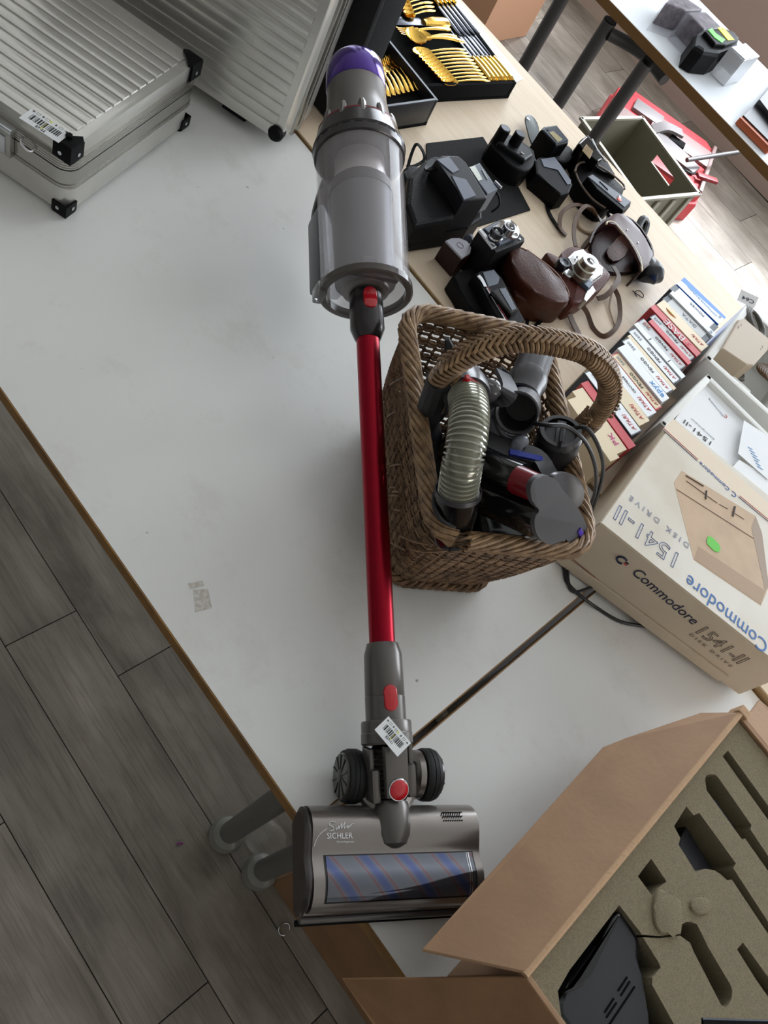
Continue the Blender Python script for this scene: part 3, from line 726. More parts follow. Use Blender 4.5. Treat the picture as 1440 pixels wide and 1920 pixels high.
def cut_handle(b, x0, x1, w0, w1, M, z=.002, arch=.004):
    n = 10; pts = []
    vs = []
    for i in range(n + 1):
        t = i / n; x = x0 + (x1 - x0) * t; wdt = w0 + (w1 - w0) * (t ** 1.4); 
        if i == n: wdt *= .45
        if i == n - 1: wdt *= .9
        zc = z + arch * math.sin(t * PI) * .8
        for k in range(8):
            a = 2 * PI * k / 8; vs.append((x, math.cos(a) * wdt / 2, zc + math.sin(a) * (.0014 if t < .9 else .0009)))
    fs = [(i * 8 + k, i * 8 + (k + 1) % 8, (i + 1) * 8 + (k + 1) % 8, (i + 1) * 8 + k) for i in range(n) for k in range(8)]
    fs += [tuple(range(7, -1, -1)), tuple(n * 8 + k for k in range(8))]
    b.add(vs, fs, M)
def spoon(L=.2, bw=.042, name='spoon', m=GOLD):
    b = MB(); bl = L * .33; n = 8; vs = []; m8 = 12
    for j in range(5):
        s = j / 4
        for k in range(m8):
            a = 2 * PI * k / m8; ex = bl / 2 * math.cos(a) * s; ey = bw / 2 * math.sin(a) * s * (1 - .12 * math.cos(a))
            vs.append((bl / 2 + ex, ey, .001 + .009 * s * s))
    fs = [(j * m8 + k, j * m8 + (k + 1) % m8, (j + 1) * m8 + (k + 1) % m8, (j + 1) * m8 + k) for j in range(4) for k in range(m8)]
    vs2 = [(v[0], v[1], v[2] - .0012) for v in vs]; o = len(vs)
    fs2 = [tuple(reversed([i + o for i in f])) for f in fs]; rim = [(4 * m8 + k, 4 * m8 + (k + 1) % m8, o + 4 * m8 + (k + 1) % m8, o + 4 * m8 + k) for k in range(m8)]
    b.add(vs + vs2, fs + fs2 + rim); cut_handle(b, bl * .97, L, .0055, .016, None, .008, .004)
    return b.build(name, m)
def fork(L=.2, name='fork', m=GOLD):
    b = MB()
    for k in range(4):
        y = (k - 1.5) * .0062; b.tube([(0, y, .006), (.018, y, .0032), (.04, y * .95, .004)], .0014, 6, smooth=3)
    b.tube([(.037, 0, .0045), (.052, 0, .0055), (.064, 0, .0065)], .01, flat=(.020, .002)); b.tube([(.052, 0, .0055), (.064, 0, .0065), (.076, 0, .0075)], .008, flat=(.012, .002))
    cut_handle(b, .072, L, .0055, .016, None, .0075, .004)
    return b.build(name, m)
def knife(L=.225, name='knife', blade=SILVER):
    root = thing(name, 'x', 'knife'); b = MB(); h = L * .42
    b.tube([(0, 0, .004), (.01, 0, .005), (h * .7, 0, .0055), (h, 0, .005)], lambda t: .0055 + .0026 * math.sin(min(1, t * 1.2) * PI), 10, smooth=4); b.build('handle', GOLD, root)
    b = MB(); b.prism([(h, -.004), (h + .01, -.0075), (L - .02, -.009), (L - .003, -.003), (L, .005), (h, .005)], .0035, .0052, bev=.0006); b.build('blade', blade, root)
    return root
def place(proto, used, M, label, cat=None, group=None):
    if proto not in used: used.append(proto); o = proto; o.matrix_basis = M
    else: o = dup(proto, M)
    o['label'] = label
    if cat: o['category'] = cat
    if group: o['group'] = group
    return o
used = []
sp1 = spoon(); fk1 = fork(); kn1 = knife(); BLADE = mat('steel_blade', (88, 90, 98), .25, 1)
ins = TM @ Matrix.Translation((0, 0, .0305))
[c for c in kn1.children if c.name.startswith('blade')][0].data.materials[0] = BLADE
def in_tray(px, py, ang_, dz=0, Mx=TM):
    q = P(px, py, .787 + dz); return Matrix.Translation((q.x, q.y, .787 + dz)) @ Matrix.Rotation(ang_, 4, 'Z')
base_a = math.atan2(tu.y, tu.x)
ORD = ['first', 'second', 'third', 'fourth', 'fifth', 'sixth', 'seventh', 'eighth', 'ninth', 'tenth']
def lay(kind, pa, pb, z, label, cat, group=None, ws=1.0, full=.2, zs=1):
    a = P(*pa, z); c = P(*pb, z)
    M = Matrix.Translation((a.x, a.y, z)) @ Matrix.Rotation(math.atan2(c.y - a.y, c.x - a.x), 4, 'Z') @ Matrix.Diagonal(((c - a).length / full, ws, zs, 1))
    return place(kind, used, M, label, cat, group)
ZT = .7866
for i in range(10):
    t = i / 9; lay(sp1, (771 + 53 * t, 104 + 56 * t), (869 + 46 * t, 99 + 58 * t), ZT, ORD[i] + ' gilded tablespoon of the nested near row, counted from the ladle', 'spoon', 'gilded tablespoons in the near row', .62)
for i in range(7):
    t = i / 6; lay(sp1, (735 + 20 * t, -10 + 46 * t), (801 + 12 * t, -20 + 46 * t), ZT, ORD[6 - i] + ' gilded dessert spoon of the far row, counted from the broad knife', 'spoon', 'gilded dessert spoons in the far row', .6)
lay(sp1, (757, 78), (866, 88), ZT, 'largest gilded ladle, laid across the middle of the tray', 'spoon', None, 1.2, zs=1.6)
lay(sp1, (782, 74), (853, 74), ZT, 'short gilded sauce spoon just above the big ladle', 'spoon', None, .8)
lay(fk1, (745, 62), (842, 61), ZT, 'gilded serving fork between the broad knife and sauce spoon', 'fork', None, 1.1)
lay(kn1, (838, 47), (727, 44), ZT, 'broad-bladed gilded serving knife laid across the large tray', 'knife', None, 2.0, full=.225)
for i in range(6):
    t = i / 5; lay(kn1, (917 + 41 * t, 157 - 1 * t), (838 + 37 * t, 52 - 1 * t), ZT + .001 * (i % 2), ORD[i] + ' gilt-handled table knife from the spoons, near tray end', 'knife', 'gilt-handled table knives at the near end', .8, full=.225)
for i in range(5):
    t = i / 4; lay(kn1, (790 + 30 * t, -28 - 3 * t), (862 + 34 * t, 70 - 3 * t), ZT + .003, ORD[i] + ' table knife pointing toward the viewer, counted from the spoons', 'knife', 'reversed knives at the far end of the tray', .8, full=.225)
for i in range(7):
    t = i / 6; lay(fk1, (700 + 40 * t, 124 - 20 * t), (727 + 56 * t, 187 - 12 * t), .7915, ORD[i] + ' gilded fork of the small grey-rimmed tray, counted from the vacuum', 'fork', 'gilded forks in the small tray', .85)
BLADE = None

# ================================================================== wicker basket
WICK = mat('brown_wicker', (138, 108, 78), .55, noise=1, scale=55, col2=(78, 57, 40), bump=.3, bscale=300)
WICK2 = mat('pale_wicker', (158, 128, 94), .5, noise=1, scale=70, col2=(104, 78, 54), bump=.3, bscale=300)
WDARK = mat('dark_wicker_wrap', (92, 70, 50), .5, noise=.5, scale=80, bump=.3, bscale=300)
BLc = Vector((.82, -.57, 0)).normalized(); BWc = Vector((-BLc.y, BLc.x, 0))
bc = Vector((-.185, .776, .7545))
BM = frame(bc, BLc)           # X long axis toward the photo bottom, Y toward photo right
bask = thing('wicker_basket', 'brown wicker basket with an arched handle, full of vacuum attachments', 'basket', BM)
HB = .222
def ring(z, out=0):
    """rounded rectangle of the basket wall at height z; param u in 0..1"""
    t = z / HB; hx = .130 + .043 * t + .006 * math.sin(PI * t) + out; hy = .072 + .036 * t + .006 * math.sin(PI * t) + out; rr = .03 + .012 * t
    return hx, hy, rr
def ring_pt(u, z, out=0):
    hx, hy, r = ring(z, out); segs = [2 * (hx - r), PI * r / 2, 2 * (hy - r), PI * r / 2] * 2
    segs = [2 * (hy - r), PI * r / 2, 2 * (hx - r), PI * r / 2, 2 * (hy - r), PI * r / 2, 2 * (hx - r), PI * r / 2]
    T = sum(segs); s = (u % 1) * T
    cs = [(hx, -hy + r, 0, 1), None, (hx - r, hy, -1, 0), None, (-hx, hy - r, 0, -1), None, (-hx + r, -hy, 1, 0), None]
    cc = {1: (hx - r, hy - r, 0), 3: (-hx + r, hy - r, PI / 2), 5: (-hx + r, -hy + r, PI), 7: (hx - r, -hy + r, 3 * PI / 2)}
    for i, L in enumerate(segs):
        if s <= L or i == 7:
            if i in cc:
                cx, cy, a0 = cc[i]; a = a0 + s / r; return Vector((cx + r * math.cos(a), cy + r * math.sin(a), z)), Vector((math.cos(a), math.sin(a), 0))
            x, y, dx, dy = cs[i]; return Vector((x + dx * s, y + dy * s, z)), Vector((dy, -dx, 0))
        s -= L
NS = 64
rnd = random.Random(11)
b = MB(BM)
for k in range(NS):
    b.tube([ring_pt((k + .5) / NS, z)[0] for z in (.004, .05, .11, .17, HB - .005)], .0021, 5)
b.build('stake', WICK, bask, kind='stuff')
b = MB(BM); rows = 46
for r_ in range(rows):
    z = .016 + (HB - .036) * r_ / (rows - 1); pts = []
    open_ = z > .09
    for k in range(NS * 2):
        u = k / (NS * 2) + .25 / NS; ph = (k // 2 + r_) % 2
        amp = .0034 * (1 if (k + 2 * r_ + 1) % 4 < 2 else -1)
        q, nrm = ring_pt((k + .5) / (NS * 2), z + rnd.uniform(-.0006, .0006) + .0015 * math.sin(k * .13 + r_))
        pts.append(q + nrm * amp)
    b.tube(pts, .0019 + rnd.uniform(0, .0004), 5, closed=True)
b.build('weave', WICK, bask, kind='stuff')
# loose diagonal splints on the outside
b = MB(BM)
for k in range(46):
    u0 = rnd.random(); z0 = rnd.uniform(.02, .15); L = rnd.uniform(.03, .07)
    b.tube([ring_pt(u0 + L * j / 4 * .55, z0 + L * j / 4, .0045)[0] for j in range(5)], .0014, 4)
b.build('splint', WICK2, bask, kind='stuff')
def braid(name, z, out, n, rad, strand, turns, m, zj=0):
    for s in range(n):
        b = MB(BM); pts = []
        N = turns * 9
        for k in range(N):
            u = k / N; a = 2 * PI * (turns * u + s / n); q, nrm = ring_pt(u, z, out)
            pts.append(q + nrm * math.cos(a) * rad + Vector((0, 0, math.sin(a) * rad * 1.15)))
        b.tube(pts, strand, 6, closed=True)
        b.build(name, m, bask)
braid('rim_strand', HB - .004, .003, 9, .0098, .0034, 7, WICK2)
b = MB(BM); b.tube([ring_pt(k / 90, HB - .004, .003)[0] for k in range(90)], .0082, 8, closed=True); b.build('rim_core', WDARK, bask)
braid('foot_strand', .008, .007, 3, .0045, .0036, 22, WICK)
b = MB(BM); b.prism([tuple(ring_pt(k / 60, 0, -.002)[0][:2]) for k in range(60)], .004, .010); b.build('basket_bottom', WDARK, bask)
# handle hoop across the short side
hpts = [(-.086, .12), (-.092, .19), (-.103, .25), (-.114, .30), (-.094, .352), (-.060, .380), (-.02, .388), (.035, .384), (.082, .358), (.112, .322), (.126, .285), (.128, .24), (.120, .17), (.112, .10)]
HX = -.003
hp3 = [Vector((HX, y, z - .0045)) for y, z in hpts]; hs = spline(hp3, 10)
b = MB(BM); b.tube(hs, .0095, 12, up=(1, 0, 0)); hnd = b.build('handle', WDARK, bask)
# tight wrapping on the handle, herringbone splints along its top
b = MB(BM); n = len(hs)
cum = [0]
for i in range(1, n): cum.append(cum[-1] + (hs[i] - hs[i - 1]).length)
def hat(s_):
    s_ = max(0, min(cum[-1] - 1e-5, s_)); i = next(j for j in range(n - 1) if cum[j + 1] >= s_); t = (s_ - cum[i]) / (cum[i + 1] - cum[i])
    return hs[i].lerp(hs[i + 1], t), (hs[i + 1] - hs[i]).normalized()
s_ = .09
while s_ < cum[-1] - .09:
    c, t = hat(s_); X = Vector((1, 0, 0)); nn = t.cross(X).normalized(); pts = []
    for k in range(14):
        a = 2 * PI * k / 14; pts.append(c + X * math.cos(a) * .0125 + nn * math.sin(a) * .0112 + t * .004 * math.sin(a * 1 + .6))
    b.tube(pts, .0026, 5, closed=True, flat=None); s_ += .0062
b.build('handle_wrap', WICK2, hnd, kind='stuff')
b = MB(BM); s_ = .12; k = 0
while s_ < cum[-1] - .14:
    c, t = hat(s_); nn = t.cross(Vector((1, 0, 0))).normalized(); 
    if nn.z < 0 and abs(nn.z) > .2: nn = -nn
    c2, _ = hat(s_ + .016)
    for sd in (-1, 1): b.tube([c + nn * .0125 + Vector((sd * .011, 0, 0)), (c + c2) / 2 + nn * .0155 + Vector((sd * .005, 0, 0)), c2 + nn * .0145 - Vector((sd * .003, 0, 0))], .0022, 5)
    s_ += .0075
b.build('handle_plait', WICK2, hnd, kind='stuff')
b = MB(BM); b.tube([Vector((HX, -.086, .15)), Vector((HX, -.092, .19)), Vector((HX, -.103, .25)), Vector((HX, -.1125, .288))], .0172, 12, smooth=5, up=(1, 0, 0)); b.build('handle_tape', mat('grey_tape_wrap', (52, 52, 54), .7, bump=.4, bscale=120), hnd)
for y in (.118,):
    b = MB(BM); b.tube([Vector((HX, .118, .13)), Vector((HX, .126, .22)), Vector((HX, .128, .262))], .0155, 12, smooth=5, up=(1, 0, 0)); b.build('handle_binding', WDARK, hnd)

# ================================================================== vacuum attachments in the basket
GP = mat('grey_tool_plastic', (66, 64, 68), .28); GP2 = mat('dark_tool_plastic', (38, 37, 40), .35); GP3 = mat('matt_grey_plastic', (66, 65, 69), .5)
BL = mat('blue_plastic', (28, 48, 150), .35)
ZR = .96
def V3(x, y, z): return P(x, y, z)
# 1 flexible hose tool: grey cuff with red button, ribbed clear hose, black end
ha = [V3(874, 735, 1.035), V3(880, 770, 1.055), V3(876, 820, 1.058), V3(866, 875, 1.04), V3(856, 940, .995)]
hosec = thing('flexible_hose_tool', 'ribbed translucent vacuum hose with a grey cuff and red button in the basket', 'vacuum attachment', Matrix.Translation(ha[2]))
hp_ = spline(ha, 24); b = MB(); n = len(hp_)
L = sum((hp_[i + 1] - hp_[i]).length for i in range(n - 1)); rings = 31
b.tube(hp_, .0212, 26)
b.build('hose', mat('olive_clear_hose', (128, 126, 110), .22, .15, coat=.4), hosec)
b = MB(); acc = 0; nxt = 0
for i in range(n - 1):
    seg = (hp_[i + 1] - hp_[i]).length
    while nxt <= acc + seg:
        c = hp_[i].lerp(hp_[i + 1], (nxt - acc) / seg); d = (hp_[i + 1] - hp_[i]).normalized(); b.lathe([(-.0017, .0212), (-.001, .0242), (.001, .0242), (.0017, .0212)], 26, frame(c, d, (0, 0, 1) if abs(d.z) < .9 else (1, 0, 0)), cap=False); nxt += L / rings
    acc += seg
b.build('hose_coil', mat('wire_rib', (164, 164, 150), .15, .35, coat=.5), hosec, kind='stuff')
cuffd = (ha[0] - ha[1]).normalized()
b = MB(frame(ha[0] + (ha[1] - ha[0]) * .25, cuffd, (0, 0, 1))); b.lathe([(-.004, .0285), (.006, .0295), (.03, .0275), (.034, .024), (.055, .023), (.06, .018), (.06, .014)], 32); cf = b.build('cuff', GP, hosec)
q = V3(887, 715, 1.062); b = MB(frame(q, (V3(905, 722, 1.06) - q), (0, 0, 1))); b.box((0, 0, -.003), (.024, .012, .012), bev=.004); b.build('red_catch', REDP, cf)
ed = (ha[4] - ha[3]).normalized()
b = MB(frame(ha[4], ed, (0, 0, 1))); b.lathe([(-.016, .0255), (-.014, .0275), (.0, .0275), (.05, .024), (.06, .022)], 30, cap=True); b.build('black_end', BLACKG, hosec)
b = MB(frame(ha[4], ed, (0, 0, 1))); b.lathe([(-.018, .0262), (-.0185, .028), (-.012, .0285), (-.011, .0265)], 30, cap=False); b.build('end_ring', GP, hosec)
# 2 upper round nozzle with collar (top right of basket)
def tubepart(name, p0, p1, prof, m, parent, seg=30, cap=True):
    d = (p1 - p0); L = d.length; b = MB(frame(p0, d.normalized(), (0, 0, 1) if abs(d.normalized().z) < .9 else (1, 0, 0)))
    b.lathe([(x * L, r) for x, r in prof], seg, cap=cap); return b.build(name, m, parent)
n0 = V3(1008, 660, 1.0); n1 = V3(978, 745, 1.0)
nz = thing('nozzle', 'glossy grey round vacuum nozzle leaning in the far right corner of the basket', 'vacuum attachment', Matrix.Translation(n1))
tubepart('nozzle_body', n0, n1, [(0, .020), (.02, .024), (.55, .0245), (.58, .0265), (.72, .027), (.82, .024), (.98, .0235), (1, .021), (.97, .019)], GP, nz)
b = MB(frame(n1, (n1 - n0).normalized(), (0, 0, 1))); b.lathe([(-.004, .020), (-.002, .020)], 24); b.build('blue_seal', BL, nz)
# 3 clear ball joint
bj = thing('ball_joint', 'clear glossy ball between the red button and the round socket', 'vacuum attachment', Matrix.Translation(V3(917, 730, 1.035)))
b = MB(); b.sphere(V3(919, 730, 1.035), .0145, seg=24); b.build('ball', mat('smoky_ball', (110, 108, 110), .08, 0, alpha=.55, coat=.6), bj)
b = MB(); b.cyl(V3(915, 752, 1.01), V3(918, 738, 1.03), .012); b.build('ball_neck', GP, bj)
# 4 round socket facing the camera
so0 = V3(975, 757, 1.02); sd = (V3(968, 782, 1.045) - so0).normalized()
sk = thing('socket_adapter', 'dark round socket adapter with an open mouth facing up', 'vacuum attachment', Matrix.Translation(so0))
fc = (CAM - so0).normalized() * .75 + Vector((.25, -.75, 0)) * .5
b = MB(frame(V3(972, 770, 1.02), fc, (0, 0, 1))); b.lathe([(-.05, .022), (-.02, .0265), (.012, .0275), (.014, .0255), (.012, .0235), (-.03, .0205), (-.032, .001)], 36); b.build('socket', GP2, sk)
b = MB(frame(V3(972, 770, 1.02), fc, (0, 0, 1))); b.lathe([(.011, .0272), (.0145, .0285), (.016, .0265), (.0145, .0245)], 36, cap=False); b.build('socket_rim', GP, sk)
b = MB(); b.tube([V3(925, 752, 1.02), V3(945, 748, 1.035), V3(955, 730, 1.04), V3(942, 700, 1.0)], .009, flat=(.022, .006), smooth=4); b.build('socket_arm', GP3, sk)
b = MB(); b.tube([V3(927, 780, 1.0), V3(940, 812, 1.0), V3(965, 822, .995), V3(990, 806, 1.0)], .0035, 8, smooth=6); b.build('wire_guard', GP3, sk)
# 5 flat crevice blades standing near the back wall
for i, (pa, pb, lb) in enumerate((((838, 635, .985), (858, 705, .93), 'slim grey crevice tool standing at the back left of the basket'), ((940, 690, 1.0), (958, 735, .97), 'flat grey clip behind the round socket'))):
    a = V3(*pa); c = V3(*pb); b = MB(frame(a, c - a, (CAM - a))); Lc = (c - a).length
    b.prism([(0, -.003), (0, .003), (Lc, .016), (Lc + .05, .02), (Lc + .05, -.02), (Lc, -.016)], -.003, .003, bev=.001)
    tag(rebase(b.build('crevice_tool', GP3), Matrix.Translation(c)), lb, 'vacuum attachment')
# 6 motor-head brush tool: big trefoil end cap
TF = P(1040, 960, 1.02)
mh = thing('mini_motor_head', 'grey mini motor head with a clover-shaped end cap resting on the basket rim', 'vacuum attachment', Matrix.Translation(TF))
cz = 1.034
cap_dir = (V3(1000, 940, .99) - V3(930, 905, .965)).normalized()
body0 = V3(905, 885, .945); 
axd = Vector((-.084, 0, -.062)).normalized(); nrm_ = (-axd).normalized()
fx = (P(1095, 1000, cz) - P(1010, 900, cz)).normalized(); fx = (fx - nrm_ * fx.dot(nrm_)).normalized()
CMx = frame(P(1045, 960, cz), fx, nrm_)
lob = []
def lobe(cx, cy, r, a0, a1, k=10): return [(cx + r * math.cos(a0 + (a1 - a0) * i / k), cy + r * math.sin(a0 + (a1 - a0) * i / k)) for i in range(k + 1)]
invc = CMx.inverted()
def cpt(x, y):
    # point on the cap plane seen at photo pixel
    q = Vector((x - 720, y - 960, FPX)); d = Vector((R0.dot(q), R1.dot(q), R2.dot(q))); n = CMx.col[2].xyz; o = CMx.col[3].xyz
    t = (o - CAM).dot(n) / d.dot(n); v = invc @ (CAM + d * t); return (v.x, v.y)
out1 = [(995, 925), (998, 905), (1012, 893), (1030, 893), (1045, 902), (1053, 915), (1064, 928), (1078, 945), (1090, 963), (1100, 985), (1104, 1002), (1098, 1018), (1085, 1024), (1070, 1020), (1062, 1010), (1050, 1016), (1034, 1021), (1017, 1015), (1006, 1000), (1002, 980), (1006, 965), (1012, 957), (1001, 945)]
pl = [cpt(*p) for p in out1]; pl = [(v.x, v.y) for v in spline([(p[0], p[1], 0) for p in pl], 3, True)]
b = MB(CMx); b.prism(pl, -.006, .0, bev=.0012); cp = b.build('clover_end_cap', GP3, mh)
out2 = [(1046, 898), (1062, 890), (1082, 893), (1097, 905), (1104, 922), (1103, 940), (1096, 952), (1086, 958), (1078, 945), (1064, 928), (1052, 912)]
pl2 = [cpt(*p) for p in out2]; pl2 = [(v.x, v.y) for v in spline([(p[0], p[1], 0) for p in pl2], 3, True)]
b = MB(CMx); b.prism(pl2, -.012, -.0065, bev=.001); b.build('clover_lobe', GP, mh)
b = MB(CMx); c0 = cpt(1085, 993); c1 = cpt(1094, 1013); dd = Vector((c1[0] - c0[0], c1[1] - c0[1], 0)); b.box(((c0[0] + c1[0]) / 2, (c0[1] + c1[1]) / 2, .0008), (dd.length, .0075, .002), r=math.atan2(dd.y, dd.x), bev=.0006); b.build('purple_mark', mat('violet_plastic', (70, 44, 160), .35), cp)
def cw(x, y, z=0): v = cpt(x, y); return CMx @ Vector((v[0], v[1], z))
ax = -(CMx.col[2].xyz)
tubepart('roller_housing', cw(1038, 978, -.006) + axd * .004, cw(1038, 978, -.006) + axd * .15, [(0, .026), (.02, .0285), (.94, .0285), (1, .024)], mat('smoky_black_housing', (30, 27, 28), .12, coat=.5), mh, 40)
tubepart('upper_housing', cw(1030, 925, -.006) + axd * .034, cw(1030, 925, -.006) + axd * .15, [(0, .0225), (.9, .0225), (1, .018)], BLACKG, mh, 36)
tubepart('red_band', cw(1024, 922, -.006) + axd * .004, cw(1024, 922, -.006) + axd * .036, [(0, .0165), (1, .0175)], mat('dark_red_band', (120, 10, 28), .25), mh, 36)
b = MB(); b.tube([V3(858, 800, .985), V3(905, 822, .99), V3(950, 842, .995), V3(1005, 858, 1.0), V3(1025, 885, 1.005), V3(1040, 912, 1.008)], .01, flat=(.026, .008), smooth=5); b.build('grey_arm', GP2, mh)
b = MB(); b.tube([V3(955, 848, 1.001), V3(990, 856, 1.003), V3(1016, 862, 1.003)], .004, flat=(.008, .005), smooth=3); b.build('blue_slide', BL, mh)
b = MB(); b.tube([V3(962, 852, .99), V3(972, 832, 1.004), V3(982, 828, 1.004)], .0085, 14, smooth=4); b.build('clear_lug', mat('frosted_grey', (130, 134, 142), .2, alpha=.8), mh)
b = MB(); b.tube([V3(870, 905, .97), V3(866, 850, .985)], .004, 8); b.build('rib_wire', GP2, mh, smooth=True)
# 7 round dusting tool / charger cylinder at right
c0 = V3(1050, 815, 1.0); c1 = V3(1030, 880, .93)
ch = thing('cylindrical_tool', 'dark grey slanted-cut cylindrical tool at the right wall of the basket', 'vacuum attachment', Matrix.Translation(c0))
M = frame(c0, (c1 - c0).normalized(), (0, 0, 1)); b = MB(M); b.lathe([(0, .0285), (.002, .030), (.13, .029)], 36); b.build('tool_body', GP2, ch)
b = MB(M); b.lathe([(-.008, .022), (-.008, .0275), (.0, .0285)], 36, cap=False); b.box((-.004, 0, .0), (.004, .040, .012), bev=.001); b.build('tool_mouth', GP, ch)
b = MB(M); b.prism([(-.02, -.028), (.0, -.028), (.0, .0), (-.022, .0)], -.002, .002); b.build('slant_lip', GP2, ch)
# 8 dark clutter filling the bottom: a brush bar, a bent tube and charger block
cl = thing('brush_roller', 'black brush roller lying deep in the basket under the hose', 'vacuum attachment', BM)
b = MB(BM); b.cyl((-.07, -.035, .09), (.11, -.035, .09), .025, seg=24); b.build('roller', BLACK, cl)
cl2 = thing('power_adapter', 'black power adapter block deep in the basket', 'adapter', BM)
b = MB(BM); b.box((.03, .035, .12), (.20, .075, .085), bev=.008); b.build('adapter_body', BLACKG, cl2)
cl3 = thing('upholstery_tool', 'black wide upholstery tool at the far left inside the basket', 'vacuum attachment', BM)
b = MB(BM); b.box((-.110, -.03, .10), (.04, .06, .05), r=.2, bev=.008); b.build('tool_head', GP2, cl3)
b = MB(BM); b.tube([(-.105, -.03, .12), (-.095, -.01, .17), (-.085, .01, .20)], .014, 14, smooth=5); b.build('tool_neck', GP2, cl3)
cl4 = thing('combination_tool', 'dark combination nozzle under the round socket', 'vacuum attachment', BM)
b = MB(BM); b.box((-.035, .045, .165), (.07, .06, .05), r=-.3, bev=.006); b.build('nozzle_block', GP2, cl4)
b = MB(BM); b.tube([(-.06, .06, .185), (-.02, .03, .20), (.0, .0, .20)], .009, flat=(.03, .006), smooth=4); b.build('tongue', GP3, cl4)
# 9 power cable: loops out of the basket, behind, and onto the table under the carton
cabm = mat('black_cable', (34, 34, 36), .45)
cp_ = [V3(1003, 795, 1.03), V3(1030, 797, 1.05), V3(1062, 800, 1.05), V3(1095, 825, 1.04), V3(1115, 870, 1.0), V3(1117, 915, .93), V3(1106, 950, .88), V3(1085, 990, .83), V3(1060, 1035, .772), V3(1058, 1065, .7535), V3(1064, 1092, .7535), V3(1090, 1118, .7540), V3(1120, 1140, .7455), V3(1160, 1164, .7455), V3(1200, 1173, .7455), V3(1240, 1178, .7455)]
b = MB(); b.tube(cp_, .0028, 8, smooth=8); cab = rebase(b.build('power_cable', cabm), Matrix.Translation(cp_[9])); tag(cab, 'dark cable running out of the basket and looping on the white table', 'cable')
cp2 = [V3(1070, 805, 1.03), V3(1100, 803, 1.05), V3(1125, 845, 1.02), V3(1130, 890, .96), V3(1112, 950, .88), V3(1090, 1000, .81), V3(1070, 1040, .765), V3(1064, 1070, .7535), V3(1068, 1100, .7535), V3(1080, 1110, .7535), V3(1105, 1103, .7545), V3(1122, 1100, .7545)]
b = MB(); b.tube(cp2, .0028, 8, smooth=8); cab = rebase(b.build('power_cable', cabm), Matrix.Translation(cp2[7])); tag(cab, 'second dark cable loop rising above the basket handle foot', 'cable')
cp3 = [V3(832, 905, .955), V3(815, 925, .985), V3(816, 955, .99), V3(832, 978, .987), V3(860, 987, .985), V3(884, 976, .975), V3(893, 955, .96)]
b = MB(); b.tube(cp3, .003, 8, smooth=8); cab = rebase(b.build('power_cable', cabm), Matrix.Translation(cp3[3])); tag(cab, 'short dark cable arc lying over the near basket rim', 'cable')

# ================================================================== software boxes standing in a row
CREAM = (232, 214, 180); WHT = (236, 240, 244); GRY = (196, 198, 200); DK = (62, 70, 82); RD = (206, 62, 70); BLU = (0, 120, 238)
def plm(c): return mat('card_%d_%d_%d' % c, c, .45)
# (thickness weight, spine colour, border colour, left shift, right shift, extras, label)
BX = [(1.9, WHT, BLU, 0, 0, 'bluewedge', 'white software box with a bright blue wedge, farthest of the row'),
      (1.3, WHT, DK, -.004, 0, 'panel', 'slate software box with a pale blue label, second from the far end'),
      (.7, WHT, WHT, .002, .004, 'logo', 'thin white software box between the two slate ones'),
      (1.3, GRY, DK, 0, 0, 'panelg', 'slate software box with a grey label'),
      (1.5, CREAM, CREAM, .0, .004, 'rainbow', 'cream software box with a rainbow stripe and red title, far one'),
      (.9, RD, RD, -.006, .002, 'base', 'red software box lettered in white'),
      (1.0, GRY, DK, .006, -.002, 'atari', 'grey-spined software box just in front of the red one'),
      (.7, RD, RD, .010, -.002, '', 'plain red software box wedged between grey ones'),
      (1.2, GRY, DK, -.004, -.006, 'atari2', 'grey software box with an orange mark at its left end'),
      (.7, WHT, WHT, -.006, .004, 'marks', 'plain white software box with two small black marks'),
      (1.2, WHT, DK, -.004, 0, 'atari', 'dark-edged white software box left of the cream strip'),
      (.5, CREAM, CREAM, 0, .004, '', 'thin plain cream software box'),
      (1.2, WHT, DK, 0, 0, 'atari', 'dark-edged white software box in front of the thin cream one'),
      (1.2, WHT, WHT, .004, .002, 'blue', 'white software box with light blue lettering'),
      (1.0, CREAM, RD, .004, .002, 'atari', 'cream software box with a red edge'),
      (1.4, WHT, WHT, -.004, -.002, 'atari', 'white software box with red title beside the red edge'),
      (1.6, CREAM, CREAM, -.010, -.004, 'rainbow', 'cream software box with a rainbow stripe and red title, near one'),
      (1.5, WHT, DK, -.008, -.004, 'atari', 'pale blue-white software box with a dark border near the basket handle'),
      (1.0, RD, RD, 0, .004, '', 'plain red software box behind the basket handle'),
      (1.4, CREAM, CREAM, .0, -.006, 'pink', 'cream software box with a pink title'),
      (1.2, CREAM, CREAM, .004, -.008, '', 'plain cream software box nearest the basket')]
ZB = .85
L0 = P(1284, 518, ZB); L1 = P(1062, 752, ZB); Q0 = P(1362, 592, ZB); Q1 = P(1150, 880, ZB)
tot = sum(x[0] for x in BX); acc = 0
